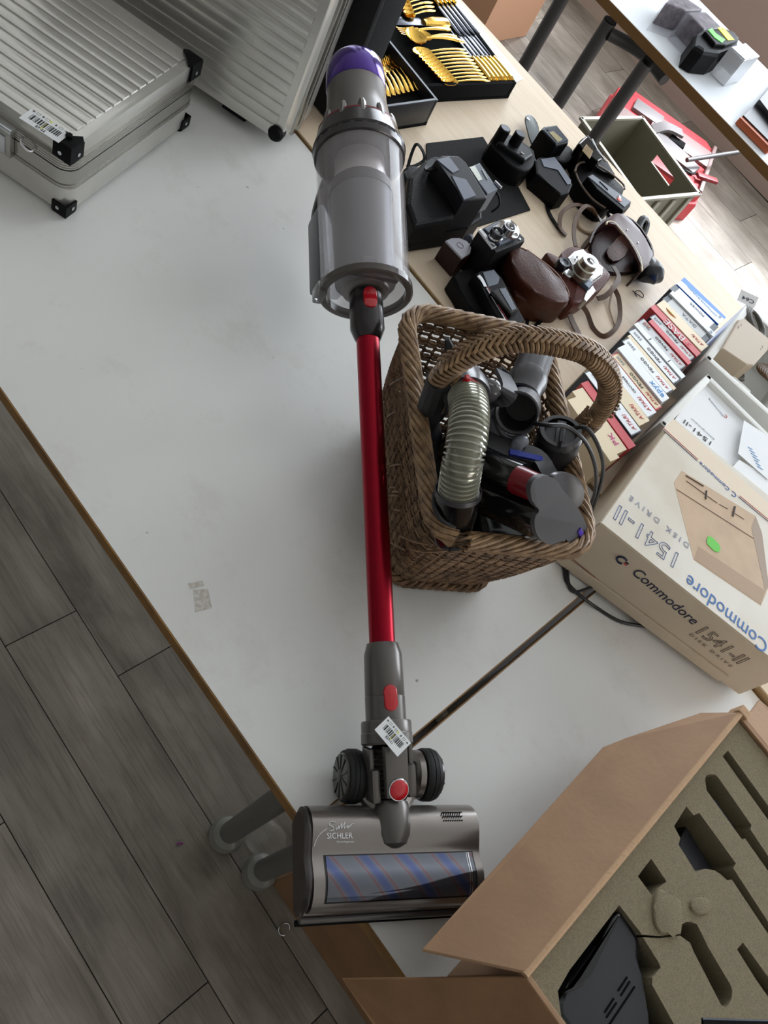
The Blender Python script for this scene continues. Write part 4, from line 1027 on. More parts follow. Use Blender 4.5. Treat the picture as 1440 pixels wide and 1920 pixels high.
def tfit(body, a, b, m, parent, aspect=1, outline=0, up=None, nrm=(0, 0, 1), shear=0, lift=.0004, name='lettering'):
    """text starting at a and ending at b, lying on a surface with the given normal"""
    a = Vector(a); b = Vector(b); X = (b - a); W = X.length; M0 = frame(a, X, nrm)
    c = bpy.data.curves.new('t', 'FONT'); c.body = body; c.size = 1; c.shear = shear; c.resolution_u = 3
    t = bpy.data.objects.new('t', c); COL.objects.link(t)
    dg = bpy.context.evaluated_depsgraph_get(); dg.update(); mw = t.to_mesh(); wid = max(v.co.x for v in mw.vertices) - min(v.co.x for v in mw.vertices); t.to_mesh_clear()
    k = W / max(wid, .01)
    if outline: c.fill_mode = 'NONE'; c.bevel_depth = outline / k; c.bevel_resolution = 0
    else: c.extrude = .0002 / k
    dg = bpy.context.evaluated_depsgraph_get(); dg.update()
    me = bpy.data.meshes.new_from_object(t.evaluated_get(dg)); bpy.data.objects.remove(t)
    me.transform(M0 @ Matrix.Translation((0, 0, lift)) @ Matrix.Diagonal((k, k * aspect, k if outline else k, 1)))
    me.materials.clear(); me.materials.append(m); me.name = name
    if parent is not None: me.transform(parent_world(parent).inverted())
    o = bpy.data.objects.new(name, me); COL.objects.link(o)
    if parent is not None: o.parent = parent
    return o
for i, (wt, colr, bord, dl, dr, ex, lb) in enumerate(BX):
    t0, t1 = acc / tot, (acc + wt * .96) / tot; acc += wt
    a = L0.lerp(L1, t0); b_ = L0.lerp(L1, t1); c = Q0.lerp(Q1, t0); d = Q0.lerp(Q1, t1)
    ctr = (a + b_ + c + d) / 4; X = ((c - a) + (d - b_)).normalized(); wd = ((c - a).length + (d - b_).length) / 2
    Yv = Vector((0, 0, 1)).cross(X); th = abs((b_ - a).dot(Yv)) * .985; hgt = ZB - .7545 + random.uniform(-.003, .002)
    M = frame((ctr.x, ctr.y, .7545), X); x0 = -wd / 2 + dl; x1 = wd / 2 + dr
    t = thing('software_box', lb, 'box', M, 'boxed software standing in a row')
    b = MB(M); b.box(((x0 + x1) / 2, 0, hgt / 2), (x1 - x0, th, hgt), bev=.0008)
    b.build('carton', plm(bord), t, smooth=False)
    b = MB(M); inset = .0012 if bord != colr else .0002; ix = .012 if 'panel' in ex else (.0025 if bord != colr else 0)
    if ex == 'bluewedge':
        b.prism([(x0, -th / 2), (x1, -th / 2), (x1, th * .22), (x0, th * .0)], hgt, hgt + .0004)
    else: b.box(((x0 + x1) / 2, 0, hgt + .0001), (x1 - x0 - 2 * ix, th - 2 * inset, .0008))
    b.build('spine_label', plm(colr), t, smooth=False)
    def tp(u, v=0): return M @ Vector((x0 + (x1 - x0) * u, v * th, hgt + .0006))
    asp = th / .024
    if 'atari' in ex or ex == 'rainbow':
        tfit('ATARI', tp(.95, -.18 * -1), tp(.70, .18), REDINK, t, .9 * min(1.1, asp), shear=.3)
        if ex != 'rainbow': tfit('CENTIPEDE' if i % 2 else 'PENGO', tp(.64, .12), tp(.36, .12), INK, t, .8); tfit('2600', tp(.22, .12), tp(.06, .12), mat('pale_grey_print2', (150, 156, 170), .6), t, .8)
    if ex == 'atari2': tfit('XE', tp(.2, .3), tp(.06, .3), mat('orange_print', (226, 120, 80), .6), t, .8)
    if ex == 'rainbow':
        for k, cc in enumerate(((214, 70, 60), (238, 160, 60), (236, 214, 80), (90, 170, 90))):
            b = MB(M @ Matrix.Translation((x0 + (x1 - x0) * .24, -th * .02, hgt + .0008 + k * .0001)))
            b.tube([Vector((-.013 + k * .002, .001, 0)), Vector((-.006, -.0028 + k * .0011, 0)), Vector((.004, -.003 + k * .0011, 0)), Vector((.013 - k * .002, .001, 0))], .0006, 4, smooth=4)
            b.build('rainbow_stripe', plm(cc), t)
    if ex == 'base': tfit('BASE', tp(.70, .3), tp(.30, .3), PAPER, t, 1.0); tfit('SI', tp(.82, .3), tp(.74, .3), mat('pink_print', (240, 150, 160), .6), t, .8)
    if ex == 'blue': tfit('epyx', tp(.95, .2), tp(.66, .2), mat('light_blue_print', (70, 160, 230), .6), t, .9)
    if ex == 'pink': tfit('PK', tp(.9, .2), tp(.72, .2), mat('magenta_print', (214, 80, 150), .6), t, .7)
    if ex in ('bluewedge', 'logo'): tfit('C', tp(.95, .15), tp(.90, .15), BLUEINK, t, 1)
    if ex == 'bluewedge': tfit('COMMODORE PROGRAMM', tp(.88, -.05), tp(.16, .06), mat('light_blue_print', (70, 160, 230), .6), t, .6)
    if 'panel' in ex: tfit('DATA' if ex == 'panelg' else 'POWER', tp(.72, .18), tp(.4, .18), mat('grey_print', (130, 134, 140), .6), t, .8)
    if ex == 'marks':
        b = MB(M)
        for u in (.3, .7): b.box((x0 + (x1 - x0) * u, 0, hgt + .0006), (.0018, th * .6, .0006))
        b.build('tick', INK, t, smooth=False)

# ================================================================== styrofoam halves with adapter, cables, manual
STY = mat('white_styrofoam', (236, 236, 232), .85, bump=.25, bscale=900)
def wallbox(name, label, cat, c0, c1, c2, z0, z1, wall, m, zfloor, part='shell', label2=None):
    """open tray: c0 near-left corner, c1 far-left corner, c2 near-right corner (rim positions)"""
    X = (c2 - c0); X.z = 0; Lx = X.length; M = frame((c0.x, c0.y, z0), X); Ly = (M.inverted() @ Vector((c1.x, c1.y, z0))).y
    t = thing(name, label, cat, M); b = MB(M); h = z1 - z0
    b.box((Lx / 2, Ly / 2, zfloor / 2), (Lx, Ly, zfloor))
    for (cx, cy, sx, sy) in ((Lx / 2, wall / 2, Lx, wall), (Lx / 2, Ly - wall / 2, Lx, wall), (wall / 2, Ly / 2, wall, Ly), (Lx - wall / 2, Ly / 2, wall, Ly)): b.box((cx, cy, h / 2 + .0003), (sx, sy, h), bev=.003)
    b.build(part, m, t); return t, M, Lx, Ly
z1 = .865
sA, MA, LA, WA = wallbox('styrofoam_tray', 'white styrofoam tray holding a beige adapter and coiled grey cables', 'styrofoam', P(1322, 670, z1), P(1399, 566, z1), P(1440, 777, z1) + (P(1440, 777, z1) - P(1322, 670, z1)) * .7, .7545, z1, .014, STY, .02)
sB, MBt, LBx, WB = wallbox('styrofoam_tray', 'white styrofoam tray with the printed manual lying in it', 'styrofoam', P(1237, 792, z1 - .006), P(1311, 684, z1 - .006), P(1237, 792, z1 - .006) + Vector((.35, .04, 0)), .7545, z1 - .006, .013, STY, .02)
def slab(name, pts, z1, z0, m, parent=None, bev=.003, smooth=True, k=0):
    q = img(pts, z1)
    if k: q = [(v.x, v.y) for v in spline([(x, y, 0) for x, y in q], k, True)]
    b = MB(); b.prism(q, z0, z1, bev=bev, seg=3 if k else 2); return b.build(name, m, parent, smooth=smooth and bool(k))
def gthing(name, label, cat, px, py, z=.7545, a=0, group=None):
    q = P(px, py, z); return thing(name, label, cat, Matrix.Translation((q.x, q.y, z)) @ Matrix.Rotation(a, 4, 'Z'), group)
# divider walls
b = MB(MA); b.box((.165, WA / 2, .06), (.012, WA - .02, .10), bev=.003); b.build('divider', STY, sA)
b = MB(MA); b.box((.06, .065, .05), (.11, .010, .06), bev=.003); b.build('divider', STY, sA)
ad = gthing('power_supply', 'beige power supply block in the styrofoam tray', 'power supply', 1400, 645, .775)
BEI = mat('beige_case_plastic', (176, 158, 136), .5); BEID = mat('darker_beige_plastic', (128, 110, 86), .5)
slab('supply_body', [(1354, 653), (1385, 599), (1396, 596), (1441, 634), (1441, 655), (1414, 685), (1400, 684)], .872, .776, BEI, ad, .003)
b = MB()
for (x, y) in ((1386, 612), (1390, 609), (1384, 614), (1430, 650), (1427, 654)):
    q = P(x, y, .8724); b.box((q.x, q.y, .8722), (.0012, .006, .0006), r=.5)
b.build('vent_slot', BEID, ad, smooth=False, kind='stuff')
GC = mat('grey_cable', (92, 88, 80), .5)
def coil(px, py, z, r, n, rad, lab, m=GC, sq=.7, a=0, step=.006):
    c = P(px, py, z); pts = []
    for k in range(n * 16):
        t = 2 * PI * k / 16; rr = r * (1 - .02 * (k // 16)); p = Matrix.Rotation(a, 3, 'Z') @ Vector((math.cos(t) * rr, math.sin(t) * rr * sq, 0)); pts.append(c + p + Vector((k / 16 * step * .8, -k / 16 * step * .5, k / 16 * step * .35)))
    b = MB(); b.tube(pts, rad, 8); return tag(rebase(b.build('cable_coil', m), Matrix.Translation(c)), lab, 'cable')
coil(1357, 676, .80, .026, 7, .0032, 'coiled grey cable in the near-left pocket of the styrofoam tray', a=.4)
coil(1412, 601, .862, .036, 3, .0036, 'grey cable loop above the beige adapter', a=-.6, sq=.4)
coil(1436, 695, .83, .022, 5, .0034, 'brown-grey cable coil right of the adapter', mat('brown_cable', (104, 82, 60), .5), a=.8)
tg = gthing('price_tag', 'white price tag standing on the far corner of the styrofoam', 'tag', 1400, 563, .862)
a = P(1386, 553, .885); b2 = P(1418, 568, .885); M = frame((a + b2) / 2, b2 - a, (CAM - a).normalized() + Vector((0, -.3, .6)))
b = MB(M); b.box((0, 0, 0), ((b2 - a).length, .022, .0006)); b.build('tag_card', PAPER, tg, smooth=False)
tfit('C64', M @ Vector((.016, .002, .0005)), M @ Vector((-.012, .002, .0005)), NAVY, tg, .6, nrm=M.col[2].xyz)
# manual and loose papers
man = gthing('manual', 'white printed disk drive manual in the near styrofoam tray', 'booklet', 1330, 770, .83)
slab('manual_pages', [(1262, 792), (1315, 712), (1400, 790), (1388, 862), (1372, 876), (1345, 868)], .850, .776, PAPER, man, .001, smooth=False)
tfit('1541-II', P(1338, 832, .8504), P(1288, 790, .8504), INK, man, .62)
tfit('Bedienungshandbuch', P(1340, 824, .8504), P(1297, 784, .8504), mat('pale_grey_print2', (150, 156, 170), .6), man, .5)
tfit('Commodore', P(1357, 780, .8504), P(1330, 747, .8504), mat('grey_blue_print', (120, 130, 160), .6), man, .5)
tfit('C', P(1365, 782, .8504), P(1360, 777, .8504), REDINK, man, 1)
pp1 = tag(rebase(slab('paper_sheet', [(1384, 850), (1395, 788), (1441, 818), (1441, 900)], .8605, .8597, PAPER, None, 0, False), Matrix.Translation(P(1410, 840, .86))), 'white sheet with pale blue print lying on the styrofoam', 'paper')
pp2 = tag(rebase(slab('paper_sheet', [(1370, 880), (1386, 862), (1441, 895), (1441, 945), (1410, 925)], .8585, .8578, PAPER, None, 0, False), Matrix.Translation(P(1410, 900, .858))), 'second white sheet, partly under the blue-printed one', 'paper')
b = MB()
for k in range(7):
    a = P(1402 + k * 3, 838 + k * 6, .8607); c = P(1424 + k * 2.4, 850 + k * 6, .8607); d = (c - a); b.tube([a, a + d * (.4 + .08 * (k % 4))], .0007, 4)
b.build('print_line', mat('light_blue_print', (70, 160, 230), .6), pp1, smooth=False, kind='stuff')

# ================================================================== disk drive carton
CT = mat('aged_white_carton', (222, 216, 204), .42, noise=1, scale=7, col2=(204, 194, 176), bump=.12, bscale=25)
CF = mat('cream_carton_side', (208, 194, 172), .55, noise=.1, scale=9)
N0 = Vector((-.0014, .910, 0)); Rr = Vector((.3476, 1.0355, 0)); DV = Vector((-.0610, .2957, 0))
dc = thing('disk_drive_carton', 'cream and white cardboard carton of a disk drive lettered in blue and black', 'carton', Matrix.Translation((N0.x, N0.y, .7545)))
zn, zr = .880, .862
b = MB(); zb0 = .7548
vs = [(N0.x, N0.y, zb0), (Rr.x, Rr.y, zb0), (Rr.x + DV.x, Rr.y + DV.y, zb0), (N0.x + DV.x, N0.y + DV.y, zb0), (N0.x, N0.y, zn), (Rr.x, Rr.y, zr), (Rr.x + DV.x, Rr.y + DV.y, zr), (N0.x + DV.x, N0.y + DV.y, zn)]
v = b.add(vs, [(0, 3, 2, 1), (4, 5, 6, 7), (0, 1, 5, 4), (1, 2, 6, 5), (2, 3, 7, 6), (3, 0, 4, 7)])
bmesh.ops.bevel(b.bm, geom=list({e for q in v for e in q.link_edges}), offset=.0012, segments=2, affect='EDGES')
b.build('carton_body', CF, dc, smooth=False)
tn = (Rr + Vector((0, 0, zr)) - N0 - Vector((0, 0, zn))).cross(DV).normalized()
to = Vector((N0.x, N0.y, zn))
def ray(x, y, o, n):
    q = Vector((x - 720, y - 960, FPX)); d = Vector((R0.dot(q), R1.dot(q), R2.dot(q))); return CAM + d * ((o - CAM).dot(n) / d.dot(n))
def T3(x, y): return ray(x, y, to, tn)
e1 = (Rr - N0).normalized(); fn = Vector((e1.y, -e1.x, 0)); fo = Vector((N0.x, N0.y, .8))
def F3(x, y): return ray(x, y, fo, fn)
def poly3(name, pts, n, m, parent, lift=.0004):
    M = frame(pts[0], pts[1] - pts[0], n); I = M.inverted(); b = MB(M); b.prism([tuple((I @ p)[:2]) for p in pts], 0, lift); return b.build(name, m, parent, smooth=False)
ins_ = [to + (Rr + Vector((0, 0, zr)) - to - Vector((0, 0, 0))) * u + DV * v_ for u, v_ in ((.004, .004), (.996, .004), (.996, .996), (.004, .996))]
ins_ = [Vector((N0.x, N0.y, zn)).lerp(Vector((Rr.x, Rr.y, zr)), u) + DV * v_ for u, v_ in ((.004, .005), (.996, .005), (.996, .995), (.004, .995))]
lidp = poly3('top_panel', ins_, tn, CT, dc, .0006)
bandm = mat('cream_band', (224, 206, 182), .5)
poly3('top_band', [T3(1241, 806), T3(1262, 786), T3(1445, 948), T3(1445, 985)], tn, bandm, dc, .0008)
LF = .0010
for (x0, y0, x1, y1) in ((1243, 803, 1308, 862), (1386, 930, 1444, 978)):
    for off, m in ((0, REDINK), (2.2, BLUEINK)):
        b = MB(); b.tube([T3(x0 - off * .8, y0 + off) + tn * LF, T3(x1 - off * .8, y1 + off) + tn * LF], .0006, 4); b.build('print_stripe', m, dc, smooth=False)
tfit('Commodore', T3(1368, 917), T3(1313, 866), BLUEINK, dc, .9, nrm=tn, lift=LF)
tfit('C', T3(1381, 927), T3(1373, 921), BLUEINK, dc, 1, nrm=tn, lift=LF)
BIGB = mat('bold_blue_print', (52, 104, 168), .55)
tfit('Commodore', T3(1441, 1207), T3(1292, 1078), BIGB, dc, 1.15, nrm=tn, lift=LF)
tfit('1541-II', T3(1280, 1046), T3(1170, 955), BLUEINK, dc, .95, outline=.00045, nrm=tn, lift=LF)
tfit('D I S K   D R I V E', T3(1293, 1022), T3(1183, 930), BLUEINK, dc, .9, outline=.0002, nrm=tn, lift=LF)
drive = poly3('printed_picture', [T3(1278, 883), T3(1416, 968), T3(1428, 1000), T3(1441, 1100), T3(1426, 1136), T3(1300, 1050), T3(1263, 905)], tn, mat('tan_print', (196, 166, 134), .5, noise=.12, scale=30), dc, .0008)
poly3('picture_shade', [T3(1309, 1025), T3(1434, 1108), T3(1426, 1134), T3(1301, 1049)], tn, mat('tan_print_dark', (168, 138, 108), .5), dc, .0010)
poly3('picture_shade', [T3(1416, 968), T3(1428, 1000), T3(1441, 1100), T3(1434, 1108), T3(1408, 990)], tn, mat('tan_print_side', (158, 136, 116), .5), dc, .0010)
b = MB()
for (x0, y0, x1, y1, r_) in ((1285, 892, 1318, 912, .0012), (1286, 902, 1344, 944, .0005), (1348, 946, 1364, 955, .0005), (1372, 960, 1394, 974, .0005), (1268, 918, 1412, 1010, .0004), (1324, 921, 1322, 936, .0018), (1377, 951, 1373, 968, .0022)): b.tube([T3(x0, y0) + tn * .0012, T3(x1, y1) + tn * .0012], r_, 4)
b.build('picture_line', mat('dark_brown_print', (84, 72, 66), .6), dc, smooth=False, kind='stuff')
gp = [T3(*p) for p in ((1324, 1012), (1327, 1006), (1333, 1007), (1347, 1021), (1350, 1031), (1346, 1036), (1338, 1034), (1325, 1021))]
poly3('green_sticker', gp, tn, mat('fluorescent_green', (92, 196, 56), .5), dc, .0016)
# front lettering
tfit('Commodore', F3(1182, 1073), F3(1297, 1170), NAVY, dc, 1.15, nrm=fn, lift=.0006)
tfit('1541-II', F3(1298, 1181), F3(1377, 1240), INK, dc, 1.15, outline=.0004, nrm=fn, lift=.0006)
tfit('D I S K   D R I V E', F3(1291, 1189), F3(1368, 1250), INK, dc, .8, outline=.00018, nrm=fn, lift=.0006)
b = MB(frame(F3(1166, 1050), e1, fn)); b.tube([(.0075 * math.cos(a), .0075 * math.sin(a), .0006) for a in [0.9 + i * (2 * PI - 1.8) / 14 for i in range(15)]], .0019, 5); b.build('logo_ring', NAVY, dc)
b = MB(frame(F3(1166, 1050), e1, fn)); b.box((.0085, .0018, .0006), (.006, .0028, .0006)); b.build('logo_bar', NAVY, dc, smooth=False)
b = MB(frame(F3(1166, 1050), e1, fn)); b.box((.0085, -.0026, .0006), (.006, .0028, .0006)); b.build('logo_bar', REDINK, dc, smooth=False)
b = MB(); b.tube([F3(1073, 1047) + fn * .0006, F3(1227, 1175) + fn * .0006], .0009, 4); b.tube([F3(1308, 1247) + fn * .0006, F3(1343, 1273) + fn * .0006], .0009, 4); b.build('print_stripe', mat('maroon_print', (122, 62, 60), .6), dc, smooth=False)
tfit('Commodore', F3(1236, 1186), F3(1303, 1243), NAVY, dc, 1.1, nrm=fn, lift=.0006)
b = MB(frame(F3(1232, 1180), e1, fn)); b.tube([(.0028 * math.cos(a), .0028 * math.sin(a), .0006) for a in [0.9 + i * (2 * PI - 1.8) / 10 for i in range(11)]], .0008, 4); b.build('logo_ring', NAVY, dc)
# lower lap of cardboard at the base of the front
b = MB(); 
fb0 = F3(1070, 1062); fb1 = F3(1343, 1283)
M = frame((N0.x, N0.y, .7548), e1, (0, 0, 1)); b = MB(M); b.box((.165, -.0018, .011), (.33, .0028, .022), bev=.0006); b.build('bottom_lap', CF, dc, smooth=False)

# ================================================================== cameras and cases on the beech table
ZT2 = .7545
cl_ = slab('black_cloth_square', [(800, 268), (906, 256), (935, 305), (962, 330), (995, 393), (893, 425), (850, 420), (800, 380)], .7575, ZT2, CLOTHB, None, .001)
tag(rebase(cl_, Matrix.Translation(P(900, 340, ZT2))), 'black cloth wrap spread under the big folded camera', 'cloth')
ic = gthing('instant_camera', 'large black and grey folding camera on the black cloth', 'camera', 880, 340, .7578)
ZC = .7578
slab('camera_base', [(762, 345), (800, 318), (850, 320), (905, 365), (905, 410), (880, 425), (782, 440), (763, 410)], .80, ZC, BLACK, ic, .006)
slab('camera_back', [(768, 330), (795, 300), (815, 290), (850, 300), (852, 352), (868, 375), (850, 410), (778, 424), (763, 380)], .835, .79, LEATHB, ic, .008)
dgrey = mat('dark_grey_panel', (84, 91, 106), .42)
slab('top_hood', [(817, 300), (828, 291), (860, 292), (874, 304), (913, 368), (913, 372), (870, 375), (851, 342)], .868, .80, mat('dark_hood', (26, 26, 30), .5, spec=.25), ic, .003)
slab('grey_panel', [(819, 299), (842, 293), (861, 318), (849, 324)], .8695, .8665, dgrey, ic, .0006)
slab('grey_panel', [(847, 329), (874, 336), (893, 366), (870, 374)], .8695, .8665, dgrey, ic, .0006)
slab('front_plate', [(877, 314), (900, 305), (934, 354), (914, 364)], .852, .80, SLATE, ic, .002)
slab('nameplate', [(880, 313), (891, 311), (905, 336), (897, 339)], .8534, .851, mat('silver_nameplate', (176, 180, 170), .3, .5), ic, .0004)
b = MB(); b.tube([P(904, 318, .853), P(914, 336, .853)], .0012, 6); b.build('plate_groove', SILVER, ic)
b = MB(); b.tube([P(928, 340, .853), P(940, 352, .853)], .0028, 8); b.build('chrome_lever', CHROME, ic)
b = MB(); b.tube([P(848, 415, .80), P(883, 407, .80)], .003, 8); b.build('bar', SLATE, ic)
b = MB(); b.tube([P(921, 398, .775), P(936, 385, .79), P(934, 365, .80), P(920, 350, .80)], .0022, 8, smooth=5); b.build('wire_bail', BLACK, ic)
b = MB(); b.tube([P(812, 300, .84), P(800, 318, .845), P(822, 316, .858), P(845, 332, .86), P(862, 352, .85)], .003, flat=(.010, .003), smooth=5); b.build('carry_strap', LEATHB, ic)
st1 = MB(); st1.tube([P(762, 330, .762), P(768, 300, .775), P(780, 271, .79), P(792, 282, .79), P(795, 300, .78), P(775, 312, .775), P(763, 310, .77)], .003, flat=(.006, .0025), smooth=6)
tag(rebase(st1.build('wrist_strap', LEATHB), Matrix.Translation(P(780, 290, .76))), 'thin black strap loop at the left of the big folded camera', 'strap')
pch = gthing('leather_pouch', 'small crumpled black pouch between the dust bin and the big camera', 'pouch', 765, 320)
slab('pouch_body', [(757, 322), (765, 308), (790, 312), (797, 330), (785, 350), (760, 348)], .79, ZT2, LEATHB, pch, .008, k=2)
# twin-lens viewer (dark camera with two knobs)
tw = gthing('viewfinder_camera', 'black camera lying with two round knobs up, beside the green-black tab', 'camera', 965, 275)
slab('body', [(921, 268), (930, 248), (945, 244), (975, 262), (1003, 282), (1002, 308), (985, 320), (962, 312), (940, 292)], .80, ZT2, BLACK, tw, .006, k=2)
slab('upper_body', [(932, 250), (950, 248), (995, 280), (1000, 290), (985, 300), (935, 266)], .812, .79, mat('soft_black', (18, 19, 22), .4, spec=.3), tw, .004)
for (x, y, z0, z1_, r_) in ((948, 240, .79, .835, .0125), (976, 250, .79, .838, .012)):
    q = P(x, y, z1_); b = MB(); b.cyl((q.x, q.y, z0), (q.x, q.y, z1_), r_ * 1.06, r_, seg=28, bev=.0015); kn = b.build('knob', BLACK, tw)
    b = MB(); b.lathe([(0, r_ * .85), (.0008, r_ * .8)], 28, frame((q.x, q.y, z1_), (0, 0, 1), (1, 0, 0))); b.build('knob_face', mat('blue_black_face', (46, 54, 68), .25), kn)
b = MB(); b.tube([P(975, 285, .815), P(992, 296, .805)], .0015, 6); b.build('chrome_trim', SILVER, tw)
b = MB(); b.sphere(P(1000, 300, .79), .005, seg=12); b.build('stud', SLATE, tw)
tb = slab('leather_tab', [(985, 222), (989, 215), (998, 217), (1008, 230), (1011, 250), (1005, 272), (997, 268), (990, 245)], .772, .768, mat('green_black_leather', (26, 44, 44), .4), None, .001, k=2)
tag(rebase(tb, Matrix.Translation(P(998, 245, .77))), 'dark green-black leather tab with a chrome stud', 'case flap')
b = MB(); q = P(990, 223, .7722); b.lathe([(0, .0042), (.001, .0036), (.0018, .001)], 16, frame(q, (0, 0, 1), (1, 0, 0))); b.build('stud', CHROME, tb)
# flash cube camera
fc_ = gthing('box_camera', 'black box camera with a small lit window on top', 'camera', 1045, 265)
slab('body', [(1014, 243), (1020, 237), (1044, 234), (1067, 262), (1066, 268), (1043, 273)], .815, ZT2, BLACK, fc_, .003)
slab('top_plate', [(1018, 243), (1022, 239), (1043, 236), (1065, 262), (1043, 269)], .8162, .8145, mat('blue_black_face', (46, 54, 68), .25), fc_, .0005)
slab('flash_window', [(1030, 248), (1038, 246), (1054, 260), (1050, 264), (1045, 265)], .8172, .816, mat('flash_glass', (186, 176, 140), .15, .3), fc_, .0003)
b = MB(); q = P(1027, 244, .8163); b.cyl(q, q + Vector((0, 0, .001)), .0028, seg=12); b.build('shutter_release', BLACK, fc_)
slab('case_half', [(1010, 275), (1030, 262), (1060, 270), (1075, 280), (1074, 298), (1062, 306), (1045, 300), (1025, 290)], .782, ZT2, LEATHB, fc_, .006, k=2)
# L shaped pouch with hanging strap
lp = gthing('pocket_camera', 'black pocket camera with a grey L-shaped plate and hanging strap', 'camera', 1050, 320)
slab('body', [(1003, 300), (1012, 293), (1042, 295), (1055, 318), (1075, 345), (1068, 362), (1052, 366), (1030, 345), (1006, 325)], .795, ZT2, BLACK, lp, .005)
slab('grey_plate', [(1014, 298), (1040, 294), (1052, 310), (1071, 338), (1070, 345), (1064, 346), (1046, 318), (1020, 312)], .7965, .7945, dgrey, lp, .0006)
b = MB(); b.tube([P(1008, 305, .78), P(1014, 335, .765), P(1022, 365, .757), P(1028, 395, .757), P(1042, 420, .757), P(1058, 438, .757)], .003, flat=(.008, .0025), smooth=6); b.tube([P(1020, 345, .762), P(1030, 355, .757), P(1034, 378, .757), P(1028, 395, .758)], .003, flat=(.006, .0025), smooth=5); b.build('hand_strap', LEATHB, lp)
# open soft case with pocket camera
oc = gthing('camera_case', 'open black soft case with a grey pocket camera inside', 'camera case', 1130, 345)
slab('case_body', [(1078, 325), (1083, 308), (1095, 303), (1130, 318), (1165, 345), (1170, 355), (1160, 375), (1140, 392), (1120, 385), (1098, 362)], .792, ZT2, LEATHB, oc, .006, k=2)
b = MB(); b.tube([P(*p, .800) for p in ((1078, 322), (1083, 309), (1095, 304), (1118, 309), (1145, 325), (1168, 345), (1171, 355))], .0022, 6, smooth=5); b.build('piping', mat('tan_piping', (104, 88, 74), .4), oc)
b = MB(); b.tube([P(*p, .797) for p in ((1080, 325), (1086, 340), (1098, 358), (1114, 376), (1135, 390))], .002, 6, smooth=5); b.build('piping', mat('tan_piping', (104, 88, 74), .4), oc)
pc = gthing('pocket_camera', 'flat grey pocket camera with a red and white button in the open case', 'camera', 1145, 355, .793)
slab('camera_body', [(1101, 331), (1112, 326), (1184, 378), (1182, 386), (1169, 396), (1120, 355)], .812, .793, BLACK, pc, .002)
slab('grey_face', [(1103, 331), (1111, 327), (1183, 378), (1171, 388)], .8132, .811, SLATE, pc, .0005)
b = MB(); q = P(1161, 374, .8134); b.lathe([(0, .006), (.001, .0055), (.0014, .001)], 18, frame(q, (0, 0, 1), (1, 0, 0))); b.build('red_button', mat('orange_red_button', (226, 84, 66), .3), pc)
b = MB(); q = P(1158, 370, .8134); b.lathe([(0, .0045), (.0012, .004), (.0016, .001)], 14, frame(q + Vector((.001, .004, 0)), (0, 0, 1), (1, 0, 0))); b.build('chrome_eye', CHROME, pc)
b = MB(); b.tube([P(1124, 340, .8136), P(1140, 356, .8136)], .0012, 6); b.build('slider', BLACK, pc)
# small camera on end above it
sc_ = gthing('compact_camera', 'small black camera with a chrome edge standing on the far table edge', 'camera', 1110, 290)
slab('camera_body', [(1084, 268), (1100, 254), (1108, 256), (1134, 300), (1150, 318), (1155, 330), (1130, 318), (1090, 300)], .80, ZT2, BLACK, sc_, .006, k=2)
slab('upper_shell', [(1086, 268), (1100, 255), (1106, 258), (1130, 298), (1122, 302), (1098, 282)], .822, .79, BLACKG, sc_, .003)
slab('window_plate', [(1092, 282), (1100, 270), (1112, 283), (1106, 298)], .8226, .8215, mat('tan_reflection_plate', (150, 128, 96), .2, .5), sc_, .0003)
b = MB(); b.tube([P(1110, 262, .823), P(1120, 282, .822), P(1136, 303, .815)], .003, 8, smooth=4); b.build('chrome_edge', SILVER, sc_)
# brown strap loops
def strap(pts, label, m=STRAPM, wdt=.009, th=.0022, zs=None, name='leather_strap', up=(0, 0, 1)):
    zs = zs or [.757] * len(pts); q = [P(x, y, z) for (x, y), z in zip(pts, zs)]
    b = MB(); b.tube(q, th, flat=(wdt, th), smooth=7, up=up); o = rebase(b.build(name, m), Matrix.Translation(q[0])); return tag(o, label, 'strap')
strap([(1062, 442), (1050, 425), (1053, 400), (1070, 386), (1090, 385), (1110, 395), (1128, 415), (1130, 425)], 'brown leather strap looping behind the chrome camera', STRAPM, zs=[.757, .765, .775, .78, .782, .775, .765, .758])
strap([(1080, 463), (1076, 440), (1080, 410), (1095, 388), (1108, 388), (1118, 400), (1131, 425)], 'second brown strap loop crossing the first one', STRAPM, zs=[.775, .778, .785, .792, .79, .782, .762])
strap([(1082, 402), (1085, 425), (1110, 437), (1135, 420), (1140, 400)], 'pale tan strap loop lying flat among the brown ones', mat('tan_strap', (150, 124, 94), .5), .006, zs=[.758, .758, .758, .758, .765])
ring_ = MB(); ring_.tube([P(1148, 404, .79) + Vector((.011 * math.cos(a), .011 * math.sin(a), .0)) for a in [i * PI / 8 for i in range(16)]], .0035, 8, closed=True)
tag(rebase(ring_.build('lens_hood', BLACK), Matrix.Translation(P(1148, 404, .79))), 'black lens hood ring beside the brown leather case front', 'lens hood')
